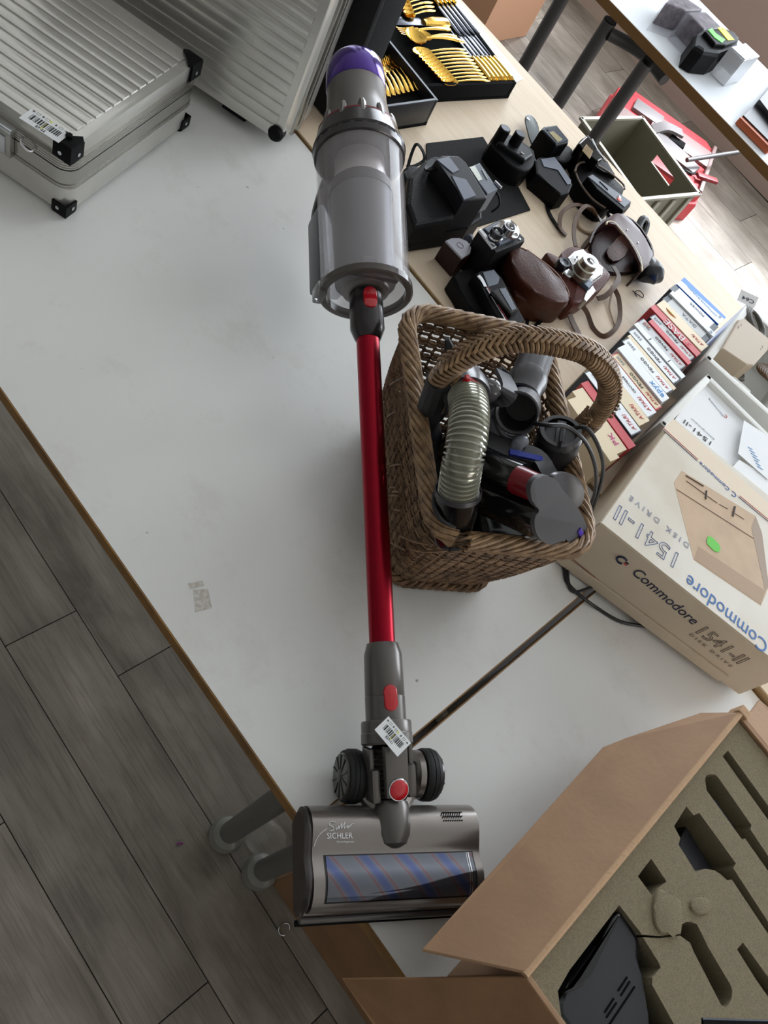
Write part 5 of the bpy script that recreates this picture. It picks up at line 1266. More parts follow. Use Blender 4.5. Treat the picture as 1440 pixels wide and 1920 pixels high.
# open oxblood case front (upturned)
of = gthing('leather_case', 'open oxblood leather case half with a cream-edged mouth', 'camera case', 1165, 450)
slab('case_floor', [(1108, 460), (1118, 440), (1140, 425), (1170, 430), (1205, 480), (1205, 500), (1180, 510), (1130, 508), (1113, 490)], .765, ZT2, LEATHRD, of, .003, k=2)
def wallstrip(pts_top, z1, z0, th, m, name, parent, k=6):
    q = spline([P(x, y, z) for (x, y), z in zip(pts_top, z1 if isinstance(z1, (list, tuple)) else [z1] * len(pts_top))], k); vs = []; n = len(q)
    for i, p in enumerate(q):
        t = q[min(i + 1, n - 1)] - q[max(i - 1, 0)]; t.z = 0; t.normalize(); s = Vector((-t.y, t.x, 0)) * th / 2
        vs += [p + s, p - s, Vector((p.x, p.y, z0)) - s, Vector((p.x, p.y, z0)) + s]
    fs = [(i * 4 + k_, i * 4 + (k_ + 1) % 4, (i + 1) * 4 + (k_ + 1) % 4, (i + 1) * 4 + k_) for i in range(n - 1) for k_ in range(4)] + [(3, 2, 1, 0), ((n - 1) * 4, (n - 1) * 4 + 1, (n - 1) * 4 + 2, (n - 1) * 4 + 3)]
    b = MB(); b.add(vs, fs); return b.build(name, m, parent)
wallstrip([(1106, 455), (1118, 428), (1140, 410), (1172, 405), (1200, 425), (1222, 462), (1222, 488), (1200, 508)], .80, ZT2, .004, LEATHRD, 'case_wall', of)
slab('case_top_band', [(1137, 417), (1148, 402), (1170, 401), (1200, 430), (1218, 462), (1225, 480), (1205, 506), (1201, 490), (1180, 452), (1155, 420)], .842, .835, mat('glossy_oxblood', (66, 28, 26), .3, spec=.35), of, .002, k=2)
b = MB(); b.tube([P(*p, .8405) for p in ((1137, 420), (1140, 416), (1152, 418), (1168, 436), (1187, 460), (1200, 485), (1204, 508))], .0022, 6, smooth=5); b.build('cream_edge', mat('cream_edge_paint', (206, 196, 164), .4), of)
slab('inner_tongue', [(1137, 472), (1150, 455), (1168, 438), (1180, 455), (1172, 480), (1150, 490)], .772, .768, LEATHR, of, .001, k=2)
for (x, y) in ((1176, 431), (1196, 455)):
    b = MB(); q = P(x, y, .8425); b.lathe([(0, .002), (.001, .0016), (.0014, .0004)], 10, frame(q, (0, 0, 1), (1, 0, 0))); b.build('rivet', SILVER, of)
# black drawstring pouch
dp = gthing('drawstring_pouch', 'crumpled glossy black drawstring pouch beside the oxblood case', 'pouch', 1215, 510)
b = MB(); q = P(1212, 508, .775); b.sphere((q.x, q.y, .781), .034, (1.12, .85, .72), 24)
for f in b.bm.verts: f.co += Vector((math.sin(f.co.y * 190 + f.co.z * 90), math.cos(f.co.x * 170), math.sin(f.co.x * 150 + f.co.y * 60))) * .0028
b.build('pouch_body', mat('crinkled_black', (13, 12, 14), .4, bump=.6, bscale=60), dp)
b = MB(); q = P(1204, 415, .79); q2 = P(1193, 435, .785)
b.tube([P(1190, 440, .775), P(1199, 420, .785), P(1206, 410, .79), P(1212, 420, .78), P(1206, 440, .77)], .008, 10, smooth=4); b.build('pouch_neck', mat('crinkled_black', (13, 12, 14), .4), dp)
b = MB(); b.tube([P(1186, 545, .757), P(1195, 552, .757), P(1205, 558, .757), P(1206, 552, .757), P(1198, 545, .757), P(1190, 548, .757), P(1194, 556, .757)], .0009, 6, smooth=6); b.build('drawstring', BLACK, dp)
# chrome camera in a brown half case
kc = gthing('film_camera', 'chrome film camera with a raised lens in a brown leather half case', 'camera', 1095, 515)
slab('half_case', [(1048, 482), (1060, 468), (1082, 460), (1098, 468), (1140, 505), (1146, 520), (1122, 545), (1085, 568), (1070, 566), (1055, 525), (1046, 500)], .80, ZT2, mat('reddish_leather', (88, 38, 28), .4, noise=.3, scale=30, bump=.3, bscale=300, spec=.3), kc, .008, k=2)
slab('chrome_face', [(1065, 482), (1078, 470), (1094, 466), (1132, 500), (1130, 516), (1112, 530), (1078, 503)], .808, .795, CHROME, kc, .004)
slab('grey_strip', [(1075, 512), (1082, 507), (1112, 532), (1104, 540)], .809, .80, mat('blue_grey_leatherette', (92, 110, 130), .35), kc, .001)
slab('end_plate', [(1100, 545), (1112, 535), (1118, 545), (1100, 566), (1094, 560)], .803, .78, SILVER, kc, .002)
slab('front_cover', [(1024, 474), (1034, 474), (1058, 490), (1066, 520), (1055, 512), (1035, 492)], .80, ZT2, LEATHR, kc, .004, k=2)
l0 = P(1088, 512, .808); l1 = P(1110, 486, .852)
lM = frame((l1.x + .0, l1.y, .808), (0, 0, 1), (1, 0, 0))
b = MB(lM); b.lathe([(0, .021), (.010, .0215), (.012, .020), (.026, .020), (.028, .0175), (.038, .0172)], 36); le = b.build('lens_barrel', mat('brushed_chrome', (170, 168, 158), .28, .95), kc)
b = MB(lM); b.lathe([(.038, .0165), (.0405, .0172), (.0408, .0155), (.039, .0085), (.0385, .008)], 36, cap=False); b.build('lens_ring', mat('bright_ring', (236, 238, 240), .3, .4), le)
b = MB(lM); b.lathe([(.036, .0085), (.0382, .0078), (.039, .004), (.0392, .0005)], 24); b.build('lens_glass', GLASSD, le)
fm = frame(P(1058, 493, .812), (0, 0, 1), (1, 0, 0))
b = MB(fm); b.lathe([(-.014, .013), (0, .0135), (.003, .012), (.0028, .008), (.001, .006), (.0005, .0005)], 28); b.build('rewind_dial', mat('dark_dial', (58, 60, 64), .25, .6), kc)
b = MB(frame(P(1066, 512, .808), (0, 0, 1), (1, 0, 0))); b.lathe([(-.012, .011), (0, .011), (.002, .009)], 24); b.build('shutter_dial', SILVER, kc)
for (x, y) in ((1083, 482), (1106, 508)):
    b = MB(); b.sphere(P(x, y, .812), .0032, seg=10); b.build('chrome_lug', CHROME, kc)
# brown ever-ready case front
ec = gthing('leather_case', 'rounded brown leather case front lying face up', 'camera case', 1010, 515)
slab('case_shell', [(953, 483), (958, 465), (972, 461), (990, 468), (1040, 508), (1065, 540), (1070, 560), (1060, 575), (1040, 575), (1005, 570), (968, 552), (962, 520), (953, 500)], .800, ZT2, mat('chestnut_leather', (70, 34, 22), .4, noise=.3, scale=25, bump=.3, bscale=260, spec=.3), ec, .006, k=3)
slab('case_top', [(956, 478), (962, 464), (975, 463), (1000, 478), (1040, 510), (1066, 545), (1068, 562), (1055, 567), (1020, 558), (975, 520)], .826, .795, mat('chestnut_leather', (74, 42, 30), .34), ec, .006, k=3)
b = MB(); b.tube([P(*p, .8245) for p in ((966, 465), (980, 466), (1010, 485), (1043, 512), (1064, 543), (1066, 558))], .0016, 6, smooth=5); b.build('welt', mat('worn_welt', (116, 72, 50), .35), ec)
# twin lens reflex
tl = gthing('twin_lens_reflex', 'black twin-lens reflex camera with two chrome-ringed lenses facing up', 'camera', 935, 450)
slab('camera_body', [(898, 431), (935, 412), (950, 412), (984, 446), (984, 452), (930, 473)], .842, ZT2, mat('black_leatherette', (12, 12, 13), .5, bump=.4, bscale=400, spec=.25), tl, .002)
slab('front_standard', [(908, 428), (935, 415), (948, 417), (974, 442), (938, 458)], .848, .842, SLATE, tl, .0015)
slab('chrome_strip', [(898, 431), (903, 428), (932, 462), (925, 466)], .846, .842, SILVER, tl, .001)
slab('lens_board', [(918, 436), (928, 424), (940, 415), (952, 411), (962, 414), (973, 427), (974, 440), (966, 446), (950, 443), (940, 450), (925, 447)], .853, .848, CHROME, tl, .002, k=3)
for (x, y, z0_, h_, r_) in ((934, 433, .853, .010, .0125), (957, 424, .853, .016, .0125)):
    q = P(x, y, z0_ + h_); M = frame((q.x, q.y, z0_), (0, 0, 1), (1, 0, 0))
    b = MB(M); b.lathe([(0, r_), (h_, r_ * .97), (h_ + .0006, r_ * .8), (h_ - .003, r_ * .62)], 32, cap=False); lr = b.build('lens_ring', SILVER if h_ > .012 else mat('dark_dial', (58, 60, 64), .25, .6), tl)
    b = MB(M); b.lathe([(h_ - .004, r_ * .66), (h_ - .002, r_ * .5), (h_ - .0012, r_ * .05)], 24); b.build('lens_glass', GLASSD, lr)
b = MB(); b.tube([P(934, 470, .83), P(925, 480, .815), P(915, 497, .79)], .0022, 8); b.build('chrome_edge', SILVER, tl)
b = MB(); b.sphere(P(974, 449, .848), .003, seg=10); b.sphere(P(935, 472, .835), .0028, seg=10); b.build('lug', CHROME, tl, kind='stuff')
# dark red box with pale round top
rb = gthing('lens_case', 'small dark red leather box with a pale grey rounded lid', 'case', 850, 475)
slab('box_body', [(835, 450), (848, 447), (875, 450), (884, 465), (880, 480), (866, 485)], .802, ZT2, LEATHRD, rb, .002)
slab('pale_lid', [(836, 451), (847, 446), (862, 446), (876, 452), (884, 464), (882, 474), (867, 484)], .806, .802, mat('pale_grey_lid', (168, 168, 178), .3), rb, .001)
b = MB(); q = P(863, 460, .8064); b.tube([q + Vector((.007 * math.cos(a), .0062 * math.sin(a), 0)) for a in [i * PI / 9 for i in range(18)]], .0005, 5, closed=True); b.build('embossed_ring', mat('grey_line', (110, 104, 116), .5), rb)
b = MB(); b.cyl(P(880, 446, .79), P(877, 449, .80), .0085, seg=18, bev=.001); b.build('round_clasp', SLATE, rb)
# black compact camera in its case, near the basket
bc_ = gthing('compact_camera', 'black compact camera with a silver and red trim line in an open black case', 'camera', 915, 560)
slab('case_half', [(849, 517), (860, 510), (895, 500), (912, 505), (935, 525), (978, 600), (965, 612), (935, 616), (900, 600), (862, 540)], .790, ZT2, LEATHB, bc_, .008, k=2)
slab('camera_body', [(890, 512), (900, 509), (926, 503), (942, 520), (985, 600), (975, 610), (945, 612), (930, 590), (905, 535)], .815, .785, BLACK, bc_, .004)
slab('grey_top', [(905, 510), (926, 505), (937, 520), (934, 532), (916, 538)], .8165, .8145, SLATE, bc_, .001)
slab('lens_bump', [(922, 545), (932, 538), (948, 537), (972, 582), (960, 590)], .826, .812, BLACKG, bc_, .003)
slab('bump_face', [(936, 541), (947, 540), (968, 578), (960, 582)], .8272, .8255, SLATE, bc_, .0005)
b = MB(); b.tube([P(897, 517, .8165), P(903, 524, .8165), (P(910, 538, .8165))], .003, flat=(.007, .002), smooth=3); b.build('silver_trim', SILVER, bc_)
b = MB(); b.tube([P(912, 540, .8165), P(930, 570, .8165), P(952, 608, .8165)], .0013, 6); b.build('silver_line', SILVER, bc_)
b = MB(); b.tube([P(914, 538, .8165), P(932, 568, .8165), P(955, 606, .8165)], .0009, 6); b.build('red_line', mat('dull_red_line', (150, 44, 60), .4), bc_)
b = MB(); b.cyl(P(934, 608, .80), P(934, 604, .812), .004, seg=12); b.build('red_tab', REDP, bc_)
# straps in front of the chrome camera
strap([(1060, 565), (1072, 600), (1085, 628), (1078, 640), (1070, 628)], 'short wide brown strap hanging toward the basket handle', STRAPM, .013, zs=[.775, .762, .758, .765, .76])
strap([(1085, 566), (1100, 585), (1112, 615), (1130, 630), (1150, 620), (1162, 598), (1160, 560), (1148, 535)], 'long brown strap curling below the chrome camera', STRAPM, .009, zs=[.775, .765, .757, .757, .757, .76, .765, .77], up=(.3, -.6, .7))
strap([(1148, 545), (1143, 575), (1150, 600), (1154, 612)], 'thin tan cord beside the long brown strap', mat('tan_strap', (150, 124, 94), .5), .003, zs=[.765, .758, .757, .757])
strap([(1050, 575), (1025, 590), (1008, 608), (995, 625)], 'narrow black strap running toward the basket rim', LEATHB, .008, zs=[.775, .76, .757, .757])
strap([(1000, 570), (992, 590), (988, 610), (988, 628)], 'second narrow black strap reaching the basket rim', LEATHB, .006, zs=[.775, .76, .757, .757])
strap([(1120, 560), (1135, 555), (1150, 540), (1160, 520), (1150, 500)], 'brown strap end with a buckle beside the chrome camera', STRAPM, .011, zs=[.765, .77, .775, .775, .775])

# ================================================================== open carton with cut foam
CARD = mat('brown_cardboard', (162, 128, 98), .75, noise=.14, scale=14, bump=.15, bscale=120)
CARDE = mat('cardboard_edge', (186, 152, 118), .8, bump=.4, bscale=200)
CARDD = mat('worn_cardboard', (142, 106, 74), .8, noise=.2, scale=18, bump=.2, bscale=90)
FOAM = mat('olive_grey_foam', (140, 129, 104), .95, noise=.22, scale=420, bump=.8, bscale=1100)
AX, AY, BY2, ZRIM = .305, .377, .846, .92
cx1 = .86
fc2 = thing('open_carton', 'open brown cardboard carton with folded-out flaps and a foam insert', 'carton', Matrix.Translation((AX, AY, .7425)))
w5 = .006
def pbox(name, x0, x1, y0, y1, z0, z1, m, parent, bev=.001):
    b = MB(); b.box(((x0 + x1) / 2, (y0 + y1) / 2, (z0 + z1) / 2), (x1 - x0, y1 - y0, z1 - z0), bev=bev); return b.build(name, m, parent, smooth=False)
pbox('side_panel', AX, AX + w5, AY, BY2, .7425, ZRIM - .001, CARD, fc2); pbox('side_panel', cx1 - w5, cx1, AY, BY2, .7425, ZRIM - .001, CARD, fc2)
pbox('front_panel', AX + w5, cx1 - w5, AY, AY + w5, .7425, ZRIM - .002, CARD, fc2); pbox('back_panel', AX + w5, cx1 - w5, BY2 - w5, BY2, .7425, ZRIM - .002, CARD, fc2)
pbox('bottom_panel', AX + w5, cx1 - w5, AY + w5, BY2 - w5, .7425, .748, CARD, fc2)
def flap(name, pts, m, th=.004, parent=None):
    """flap hinged at the rim: hinge edge first two points, then the outer edge, given with heights"""
    p = [Vector(q) for q in pts]; n = (p[1] - p[0]).cross(p[2] - p[0]).normalized()
    if n.z < 0: n = -n
    b = MB(); k = len(p); vs = [q for q in p] + [q - n * th for q in p]
    v = b.add(vs, [tuple(range(k)), tuple(range(2 * k - 1, k - 1, -1))] + [(i, (i + 1) % k, k + (i + 1) % k, k + i) for i in range(k)])
    bmesh.ops.bevel(b.bm, geom=list({e for q in v for e in q.link_edges}), offset=.001, segments=1, affect='EDGES')
    return b.build(name, m, parent or fc2, smooth=False)
flap('side_flap', [(AX, AY + .002, ZRIM + .002), (AX, BY2 - .002, ZRIM + .002), (.279, .822, .885), (.2367, .711, .864), (.2243, .676, .860), (.2328, .327, .860)], CARD)
b = MB(); b.tube([(AX + .002, AY, ZRIM - .001), (AX + .002, (AY + BY2) / 2, ZRIM - .0005), (AX + .002, BY2, ZRIM - .001)], .0042, 8); b.build('fold_edge', CARDE, fc2)
flap('front_flap', [(AX + .004, AY, ZRIM - .002), (AX + .40, AY, ZRIM - .002), (AX + .40, .235, .775), tuple(P(760, 1990, .775)), tuple(P(700, 1922, .775)), tuple(P(640, 1836, .775))], CARDD)
flap('back_flap', [(AX + .012, BY2, ZRIM - .002), (AX + .50, BY2, ZRIM - .002), (AX + .50, .93, .90), (.36, .915, .905), (.32, .905, .905)], CARD)
pbox('tape_corner', AX - .004, AX + .012, BY2 - .004, BY2 + .010, ZRIM - .022, ZRIM + .004, CARDE, fc2, .002)
zf = .913
b = MB(); b.box(((AX + cx1) / 2, (AY + BY2) / 2, (.749 + zf) / 2), (cx1 - AX - 2 * w5 - .003, BY2 - AY - 2 * w5 - .003, zf - .749)); foam = b.build('foam_insert', FOAM, fc2, smooth=False)
def ext(pts): return pts
cuts = [
 (.07, [(1161, 1697), (1200, 1747), (1207, 1760), (1234, 1803), (1239, 1814), (1223, 1833), (1223, 1847), (1262, 1917), (1278, 1945), (1080, 1945), (1052, 1905), (1046, 1858), (1068, 1819)]),
 (.05, [(1221, 1610), (1250, 1653), (1232, 1667), (1223, 1680), (1196, 1643)]),
 (.09, [(1287, 1512), (1301, 1529), (1311, 1524), (1380, 1619), (1375, 1628), (1462, 1762), (1462, 1784), (1372, 1649), (1364, 1651), (1352, 1640), (1340, 1632), (1323, 1629), (1305, 1636), (1272, 1583), (1276, 1572), (1264, 1549)]),
 (.07, [(1322, 1462), (1324, 1454), (1333, 1451), (1342, 1453), (1349, 1461), (1409, 1547), (1407, 1555), (1462, 1638), (1462, 1664), (1397, 1572), (1392, 1575), (1325, 1482)]),
 (.09, [(1365, 1407), (1355, 1418), (1462, 1568), (1462, 1541)]),
 (.06, [(1279, 1733), (1286, 1729), (1295, 1728), (1307, 1733), (1329, 1778), (1370, 1847), (1373, 1858), (1372, 1872), (1366, 1884), (1360, 1889), (1352, 1884), (1300, 1783), (1294, 1768), (1276, 1755)]),
 (.06, [(1393, 1767), (1462, 1862), (1462, 1900), (1419, 1839), (1382, 1780)]),
 (.03, [(1197, 1752), (1235, 1755), (1278, 1751), (1278, 1754), (1236, 1759), (1198, 1757)]),
 (.03, [(1315, 1908), (1470, 1913), (1470, 1950), (1315, 1950)])]
cobj = []
for dp_, pts in cuts:
    b = MB(); b.prism(img(pts, zf), zf - dp_, zf + .02); cobj.append(b.build('cutter', None, None, smooth=False))
boolean(foam, cobj)
foam.data.materials.clear(); foam.data.materials.append(FOAM)
# a pressed dent with a torn lip in the foam
slab('foam_lip', [(1232, 1672), (1245, 1668), (1262, 1682), (1279, 1690), (1278, 1748), (1262, 1752), (1240, 1750), (1228, 1728), (1226, 1700)], zf + .0035, zf - .01, FOAM, fc2, .003, k=2)
slab('foam_lump', [(1296, 1690), (1310, 1682), (1328, 1684), (1335, 1698), (1330, 1712), (1312, 1716), (1298, 1706)], zf + .003, zf - .01, FOAM, fc2, .003, k=2)
# tools in the foam
bt = gthing('battery_charger', 'black slotted battery block sunk in the foam of the open carton', 'charger', 1140, 1830, .8445)
slab('charger_body', [(1160, 1712), (1166, 1706), (1172, 1712), (1201, 1762), (1200, 1800), (1194, 1830), (1215, 1900), (1225, 1950), (1080, 1950), (1048, 1905), (1046, 1878), (1070, 1840)], .905, .845, mat('charger_black', (34, 35, 40), .35), bt, .006)
slab('raised_rail', [(1148, 1722), (1160, 1710), (1166, 1716), (1110, 1826), (1095, 1848), (1060, 1866), (1056, 1862), (1092, 1838)], .9115, .90, BLACKG, bt, .003)
b = MB()
for (x0, y0, x1, y1) in ((1176, 1832, 1159, 1858), (1181, 1840, 1164, 1867), (1151, 1872, 1134, 1898), (1156, 1880, 1137, 1908), (1190, 1850, 1140, 1925)): b.tube([P(x0, y0, .9053), P(x1, y1, .9053)], .0011, 5)
b.build('vent_slot', VELVET, bt, smooth=False, kind='stuff')
g1 = gthing('hand_tool', 'dark grey tool body lying in the stepped foam slot', 'tool', 1310, 1600, .8235)
slab('tool_body', [(1277, 1570), (1287, 1549), (1336, 1630), (1325, 1640), (1305, 1650), (1270, 1595)], .88, .824, mat('tool_dark', (46, 47, 54), .4), g1, .003)
g2 = gthing('grey_remote', 'blue-grey round-headed tool in the slim foam slot', 'tool', 1360, 1520, .8435)
slab('tool_handle', [(1338, 1500), (1349, 1488), (1398, 1555), (1390, 1576)], .885, .844, mat('tool_blue_grey', (72, 76, 88), .4), g2, .002)
b = MB(); q = P(1334, 1478, .875); b.sphere(q, .0125, (1, 1, .9), 20); b.build('round_head', mat('tool_blue_grey', (72, 76, 88), .3), g2)
g3 = gthing('flat_device', 'black flat device with a light edge at the bottom of the foam', 'device', 1380, 1925, .8835)
slab('device_body', [(1318, 1911), (1468, 1915), (1468, 1948), (1318, 1948)], .911, .8838, BLACK, g3, .001)
b = MB(); b.tube([P(1317, 1910, .912), P(1466, 1914, .912)], .0011, 5); b.build('light_edge', SLATE, g3)

# ================================================================== things on the floor, near side
fb = thing('cardboard_box', 'plain brown cardboard box on the floor beneath the table edge', 'box', Matrix.Translation((.55, .62, .001)))
pbox('box_body', .161, 1.0, .470, .80, .001, .60, CARDD, fb, .002)
b = MB(); b.box((.56, .63, .6008), (.86, .06, .0008)); b.build('packing_tape', mat('brown_tape', (150, 118, 76), .3), fb, smooth=False)
rg = P(533, 1742, .004); b = MB(); b.tube([rg + Vector((.0095 * math.cos(a), .012 * math.sin(a), .0)) for a in [.6 + i * 5.2 / 20 for i in range(21)]], .0018, 8)
tag(rebase(b.build('metal_ring', SILVER), Matrix.Translation(rg)), 'small open metal ring on the floor beside the brown box', 'ring')
q = P(337, 1582, .0015); b = MB(fz(q, 1.0)); b.box((0, 0, 0), (.013, .003, .0012), bev=.0004)
tag(rebase(b.build('plastic_scrap', mat('magenta_scrap', (130, 40, 120), .5)), Matrix.Translation(q)), 'tiny magenta scrap on the near floor left of the caster', 'scrap')
# clear bag on the floor by the legs
b = MB(); bagp = P(465, 1580, .01); b.sphere(bagp + Vector((.015, .03, .012)), .05, (1.1, .75, .25), 20)
for f in b.bm.verts: f.co += Vector((math.sin(f.co.y * 140), math.cos(f.co.x * 120), math.sin(f.co.x * 160))) * .003
tag(rebase(b.build('plastic_bag', mat('clear_film', (200, 196, 186), .15, 0, alpha=.14)), Matrix.Translation(bagp)), 'crumpled clear plastic bag lying between the two grey casters', 'bag')

# ================================================================== things on the floor, far side
CRG = mat('olive_grey_crate', (112, 108, 92), .55, bump=.05); CRL = mat('pale_crate_rim', (150, 146, 132), .5)
c0 = P(1112, 252, .30); c1 = P(1206, 217, .30); c2 = P(1316, 364, .30); c3 = P(1224, 403, .30)
XM = (c2 - c1).normalized(); LXc = (c2 - c1).length; YM = Vector((-XM.y, XM.x, 0)); LYc = (c1 - c0).dot(YM); 
KM2 = frame(c1 - YM * LYc - Vector((0, 0, .299)), XM)
cr = thing('storage_crate', 'open olive-grey plastic crate on the floor behind the camera table', 'crate', KM2)
b = MB(KM2); b.box((LXc / 2, LYc / 2, .006), (LXc - .03, LYc - .03, .01)); b.build('crate_floor', CRG, cr, smooth=False)
def cwall(n, cx_, cy_, sx, sy): b = MB(KM2); b.box((cx_, cy_, .15), (sx, sy, .285)); return b.build('crate_wall', CRG, cr, smooth=False)
cwall(0, .012, LYc / 2, .004, LYc - .028); cwall(1, LXc - .012, LYc / 2, .004, LYc - .028); cwall(2, LXc / 2, .012, LXc - .02, .004)
bw = cwall(3, LXc / 2, LYc - .012, LXc - .02, .004)
cb_ = MB(KM2); cb_.box((LXc * .55, LYc - .012, .245), (.12, .03, .032)); boolean(bw, [cb_.build('cutter', None, None, smooth=False)])
bw.data.materials.clear(); bw.data.materials.append(CRG)
b = MB(KM2); b.box((LXc * .55, LYc - .015, .2275), (.125, .006, .004)); b.build('grip_lip', CRL, bw, smooth=False)
b = MB(KM2)
for (cx_, cy_, sx, sy) in ((LXc / 2, .006, LXc, .014), (LXc / 2, LYc - .006, LXc, .014), (.006, LYc / 2, .014, LYc), (LXc - .006, LYc / 2, .014, LYc)): b.box((cx_, cy_, .294), (sx, sy, .010), bev=.002)
b.build('crate_rim', CRL, cr, kind='stuff')
for i in range(4):
    b = MB(KM2); b.box((LXc - .006, .04 + (LYc - .08) * i / 3, .14), (.010, .022, .27), bev=.003); b.build('crate_rib', CRL, cr)
# red and grey machine case
TR = mat('tool_case_red', (190, 52, 58), .45); TRD = mat('tool_case_dark_red', (130, 24, 30), .5); TG = mat('tool_case_grey', (118, 98, 95), .5); TGD = mat('tool_case_dark_grey', (104, 98, 98), .5)
m0 = P(1118, 232, .15); m1 = P(1205, 165, .15); m2_ = P(1388, 296, .15); m3_ = P(1334, 380, .15)
XT = ((m2_ - m1) + (m3_ - m0)).normalized(); LT = (m2_ - m1).length; YT = Vector((-XT.y, XT.x, 0)); WT = (m1 - m0).dot(YT)
KT0 = frame((m0.x, m0.y, .001), XT); KT = KT0 @ Matrix.Diagonal((1, 1, .72, 1))
tc_ = thing('tool_case', 'large red and grey plastic tool case on the floor under the far table', 'tool case', KT0)
oct_ = [(.0, .07), (.07, 0), (LT - .05, 0), (LT + .01, .06), (LT + .01, WT - .06), (LT - .05, WT), (.05, WT), (0, WT - .06)]
b = MB(KT); b.prism(oct_, .0, .12, bev=.012); b.build('lower_shell', TR, tc_)
b = MB(KT); b.prism([(x * .96 + LT * .02, y * .94 + WT * .03) for x, y in oct_], .121, .185, bev=.014); up = b.build('upper_shell', TR, tc_)
for (x0, x1, y0, y1, z, m) in ((.20, .50, .24, .37, .200, TG), (.52 * LT / .55, .98 * LT, .04, WT * .9, .205, TG), (.03, .17, .10, .26, .196, TG), (.10, .24, .29, .38, .205, TGD), (.26, .46, .02, .12, .194, TRD)):
    b = MB(KT); b.box(((x0 + x1) / 2, (y0 + y1) / 2, z - .012), (x1 - x0, y1 - y0, .03), bev=.006); b.build('lid_panel', m, up)
b = MB(KT); b.prism([(.22, .17), (.34, .13), (.44, .12), (.46, .19), (.38, .22), (.25, .25)], .19, .212, bev=.004); b.build('trigger_panel', TGD, up)
b = MB(KT); b.box((.33, .26, .206), (.07, .05, .016), bev=.003); b.build('dark_recess', VELVET, up)
b = MB(KT); b.tube([(.22, .24, .20), (.26, .27, .235), (.33, .30, .232)], .01, flat=(.05, .016), smooth=4); b.build('grey_latch', TGD, up)
b = MB(KT); b.tube([(.28, .12, .205), (.34, .10, .207), (.42, .105, .207), (.45, .13, .207)], .006, 8, smooth=4); b.build('black_trim', BLACK, up)
b = MB(KT); b.box((.50, .14, .215), (.10, .028, .02), r=.5, bev=.004); b.build('red_clamp', TRD, up)
b = MB(KT); b = MB(); b.cyl(P(1288, 300, .19), P(1386, 285, .22), .009, seg=14); tag(rebase(b.build('steel_rod', STEELD), Matrix.Translation(P(1330, 295, .23))), 'thin steel rod lying across the red tool case', 'rod')
b = MB(KT); b.lathe([(-.03, .05), (-.026, .058), (.018, .058), (.022, .05)], 28, frame((-.03, -.005, .06), (1, 0, 0), (0, 0, 1))); b.build('case_wheel', RUBBER, tc_)
b = MB(KT); b.box((LT * .78, WT + .03, .075), (.07, .04, .08), bev=.01); b.build('dark_clip', VELVET, tc_)
# tan carton at the top edge
tp = [P(x, y, .02) for x, y in ((932, 71), (990, 60), (1003, -20), (955, -20))]
tcb = thing('cardboard_box', 'tan cardboard box behind the grey leg at the top edge', 'box', Matrix.Translation((tp[1].x, tp[1].y, .001)))
d1 = (tp[2] - tp[1]).normalized(); d2 = Vector((-d1.y, d1.x, 0)); 
if d2.dot(tp[0] - tp[1]) < 0: d2 = -d2
K = frame((tp[1].x, tp[1].y, .001), (tp[1] - tp[0]).normalized() * -1)
hb_ = .42; b = MB(K); b.box((.18, -.15, hb_ / 2), (.36, .30, hb_), bev=.002)
o = b.build('box_body', mat('tan_carton', (196, 150, 118), .75), tcb, smooth=False)
# second far-side box group on the far table
def gt(name, label, cat, px, py): q = P(px, py, .7505); return thing(name, label, cat, Matrix.Translation((q.x, q.y, .7505)))
PKC = mat('clear_display_pack', (176, 174, 184), .12, 0, alpha=.22, coat=.4)
for i, (pts, lb) in enumerate((([(1246, 4), (1268, -18), (1322, 18), (1287, 20)], 'clear display box of dark figures, farther of two on the far table'), ([(1288, 22), (1324, 20), (1356, 52), (1320, 56)], 'clear display box of dark figures beside the black gadget'))):
    t = gt('display_box', lb, 'box', pts[0][0], pts[0][1] + 10)
    slab('plastic_lid', pts, .835, .752, PKC, t, .002)
    slab('dark_contents', [(x * .9 + sum(p[0] for p in pts) / 40, y * .9 + sum(p[1] for p in pts) / 40) for x, y in pts], .815, .7525, mat('mottled_contents', (120, 106, 112), .6, noise=1, scale=45, col2=(34, 30, 36)), t, .004)
t = gt('black_gadget', 'black angular gadget with green and yellow stripes on the far table', 'gadget', 1350, 95)
slab('gadget_body', [(1307, 62), (1318, 54), (1360, 52), (1376, 56), (1388, 70), (1386, 82), (1368, 92), (1350, 100), (1322, 96), (1303, 84)], .82, .752, BLACK, t, .012)
slab('gadget_top', [(1322, 58), (1360, 53), (1378, 60), (1386, 74), (1362, 84), (1342, 82)], .832, .81, BLACK, t, .004)
slab('green_stripe', [(1328, 56), (1335, 52), (1342, 62), (1360, 74), (1354, 80), (1340, 70)], .8335, .831, mat('neon_green', (96, 232, 70), .5), t, .0005)
slab('yellow_stripe', [(1345, 51), (1357, 51), (1377, 74), (1365, 75)], .8335, .831, mat('neon_yellow', (248, 240, 0), .5), t, .0005)
q = P(1318, 84, .80); M = frame(q, (P(1328, 90, .80) - P(1312, 78, .80)), (CAM - q)); b = MB(M); b.box((0, 0, .012), (.03, .028, .002), bev=.0008); b.build('grey_label', mat('grey_label', (176, 172, 166), .5), t, smooth=False)
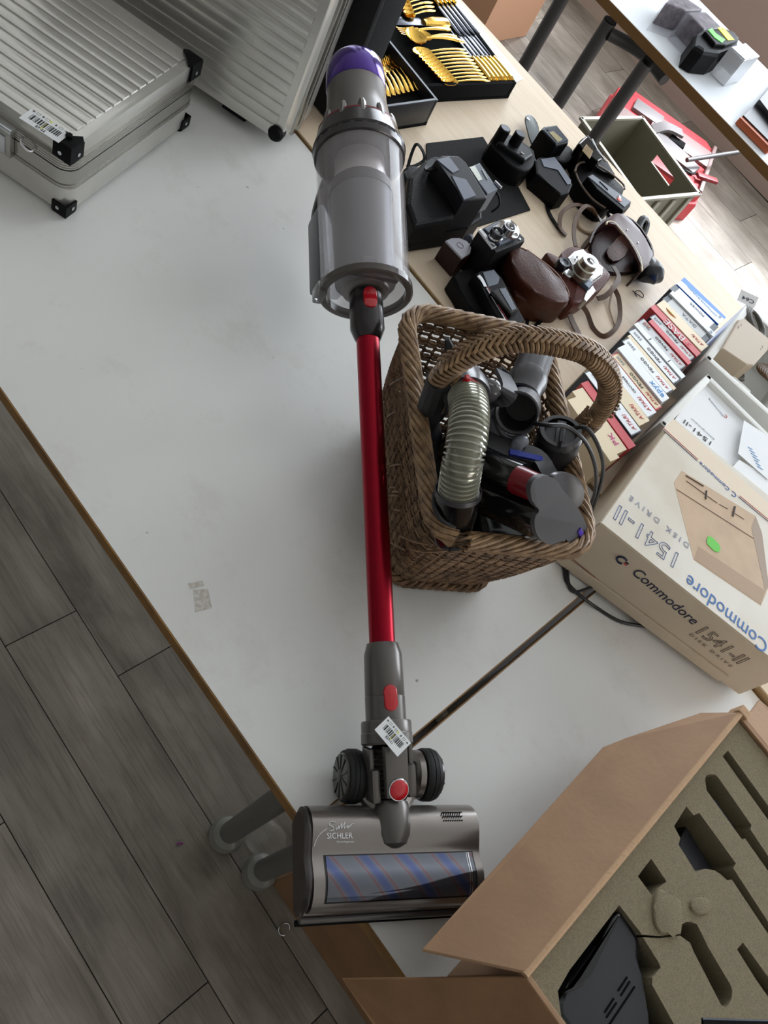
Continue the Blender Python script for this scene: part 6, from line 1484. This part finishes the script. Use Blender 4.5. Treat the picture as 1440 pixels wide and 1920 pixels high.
t = gt('clear_cube_box', 'clear plastic cube box with a small picture, nearest the dark book', 'box', 1385, 125)
slab('cube_lid', [(1370, 88), (1398, 80), (1425, 105), (1396, 113)], .835, .752, mat('frosted_cube', (206, 208, 212), .2, 0, alpha=.75, coat=.5), t, .002)
slab('lid_edge', [(1372, 88), (1398, 81), (1423, 104), (1397, 111)], .838, .836, mat('clear_edge', (190, 196, 206), .1), t, .0008)
q = P(1372, 118, .79); M = frame(q, P(1396, 140, .79) - P(1362, 105, .79), (CAM - q)); b = MB(M); b.box((0, 0, .010), (.05, .045, .002)); b.build('picture', mat('brown_picture', (168, 158, 148), .6, noise=1, scale=90, col2=(96, 88, 80)), t, smooth=False)
t = gt('dark_book', 'dark book with an orange spine at the right edge on the far table', 'book', 1430, 200)
slab('book_cover', [(1424, 186), (1470, 130), (1500, 200), (1462, 236)], .792, .752, mat('dark_cover', (38, 34, 38), .4), t, .001)
wallstrip([(1392, 218), (1410, 236), (1450, 276)], .772, .752, .03, mat('orange_spine', (176, 88, 50), .5), 'orange_spine', t, k=2)
slab('cover_front', [(1394, 216), (1425, 186), (1470, 235), (1450, 272)], .776, .760, mat('dark_cover', (38, 34, 38), .4), t, .001)
b = MB()
for (x, y) in ((1430, 206), (1436, 212), (1441, 220)):
    b.lathe([(0, .006), (.001, .004)], 8, frame(P(x, y, .7765), (0, 0, 1), (1, 0, 0)))
b.build('cover_print', mat('pale_cover_print', (150, 146, 140), .6), t, kind='stuff')
# faint dried tape marks left on the big white table
RES = mat('dried_glue', (196, 188, 178), .8, noise=1, scale=160, col2=(226, 224, 220))
res = None
for pts in ([(352, 1094), (380, 1088), (383, 1098), (356, 1105)], [(362, 1106), (390, 1104), (398, 1140), (366, 1148)]):
    b = MB(); b.prism(img(pts, .7502), .7500, .75025); o = b.build('glue_residue', RES, None, smooth=False)
    q = P(pts[0][0], pts[0][1], .75); rebase(o, Matrix.Translation(q)); tag(o, 'short bar of dried glue on the white table' if pts[0][0] == 352 else 'larger patch of dried glue below the short bar', 'residue')
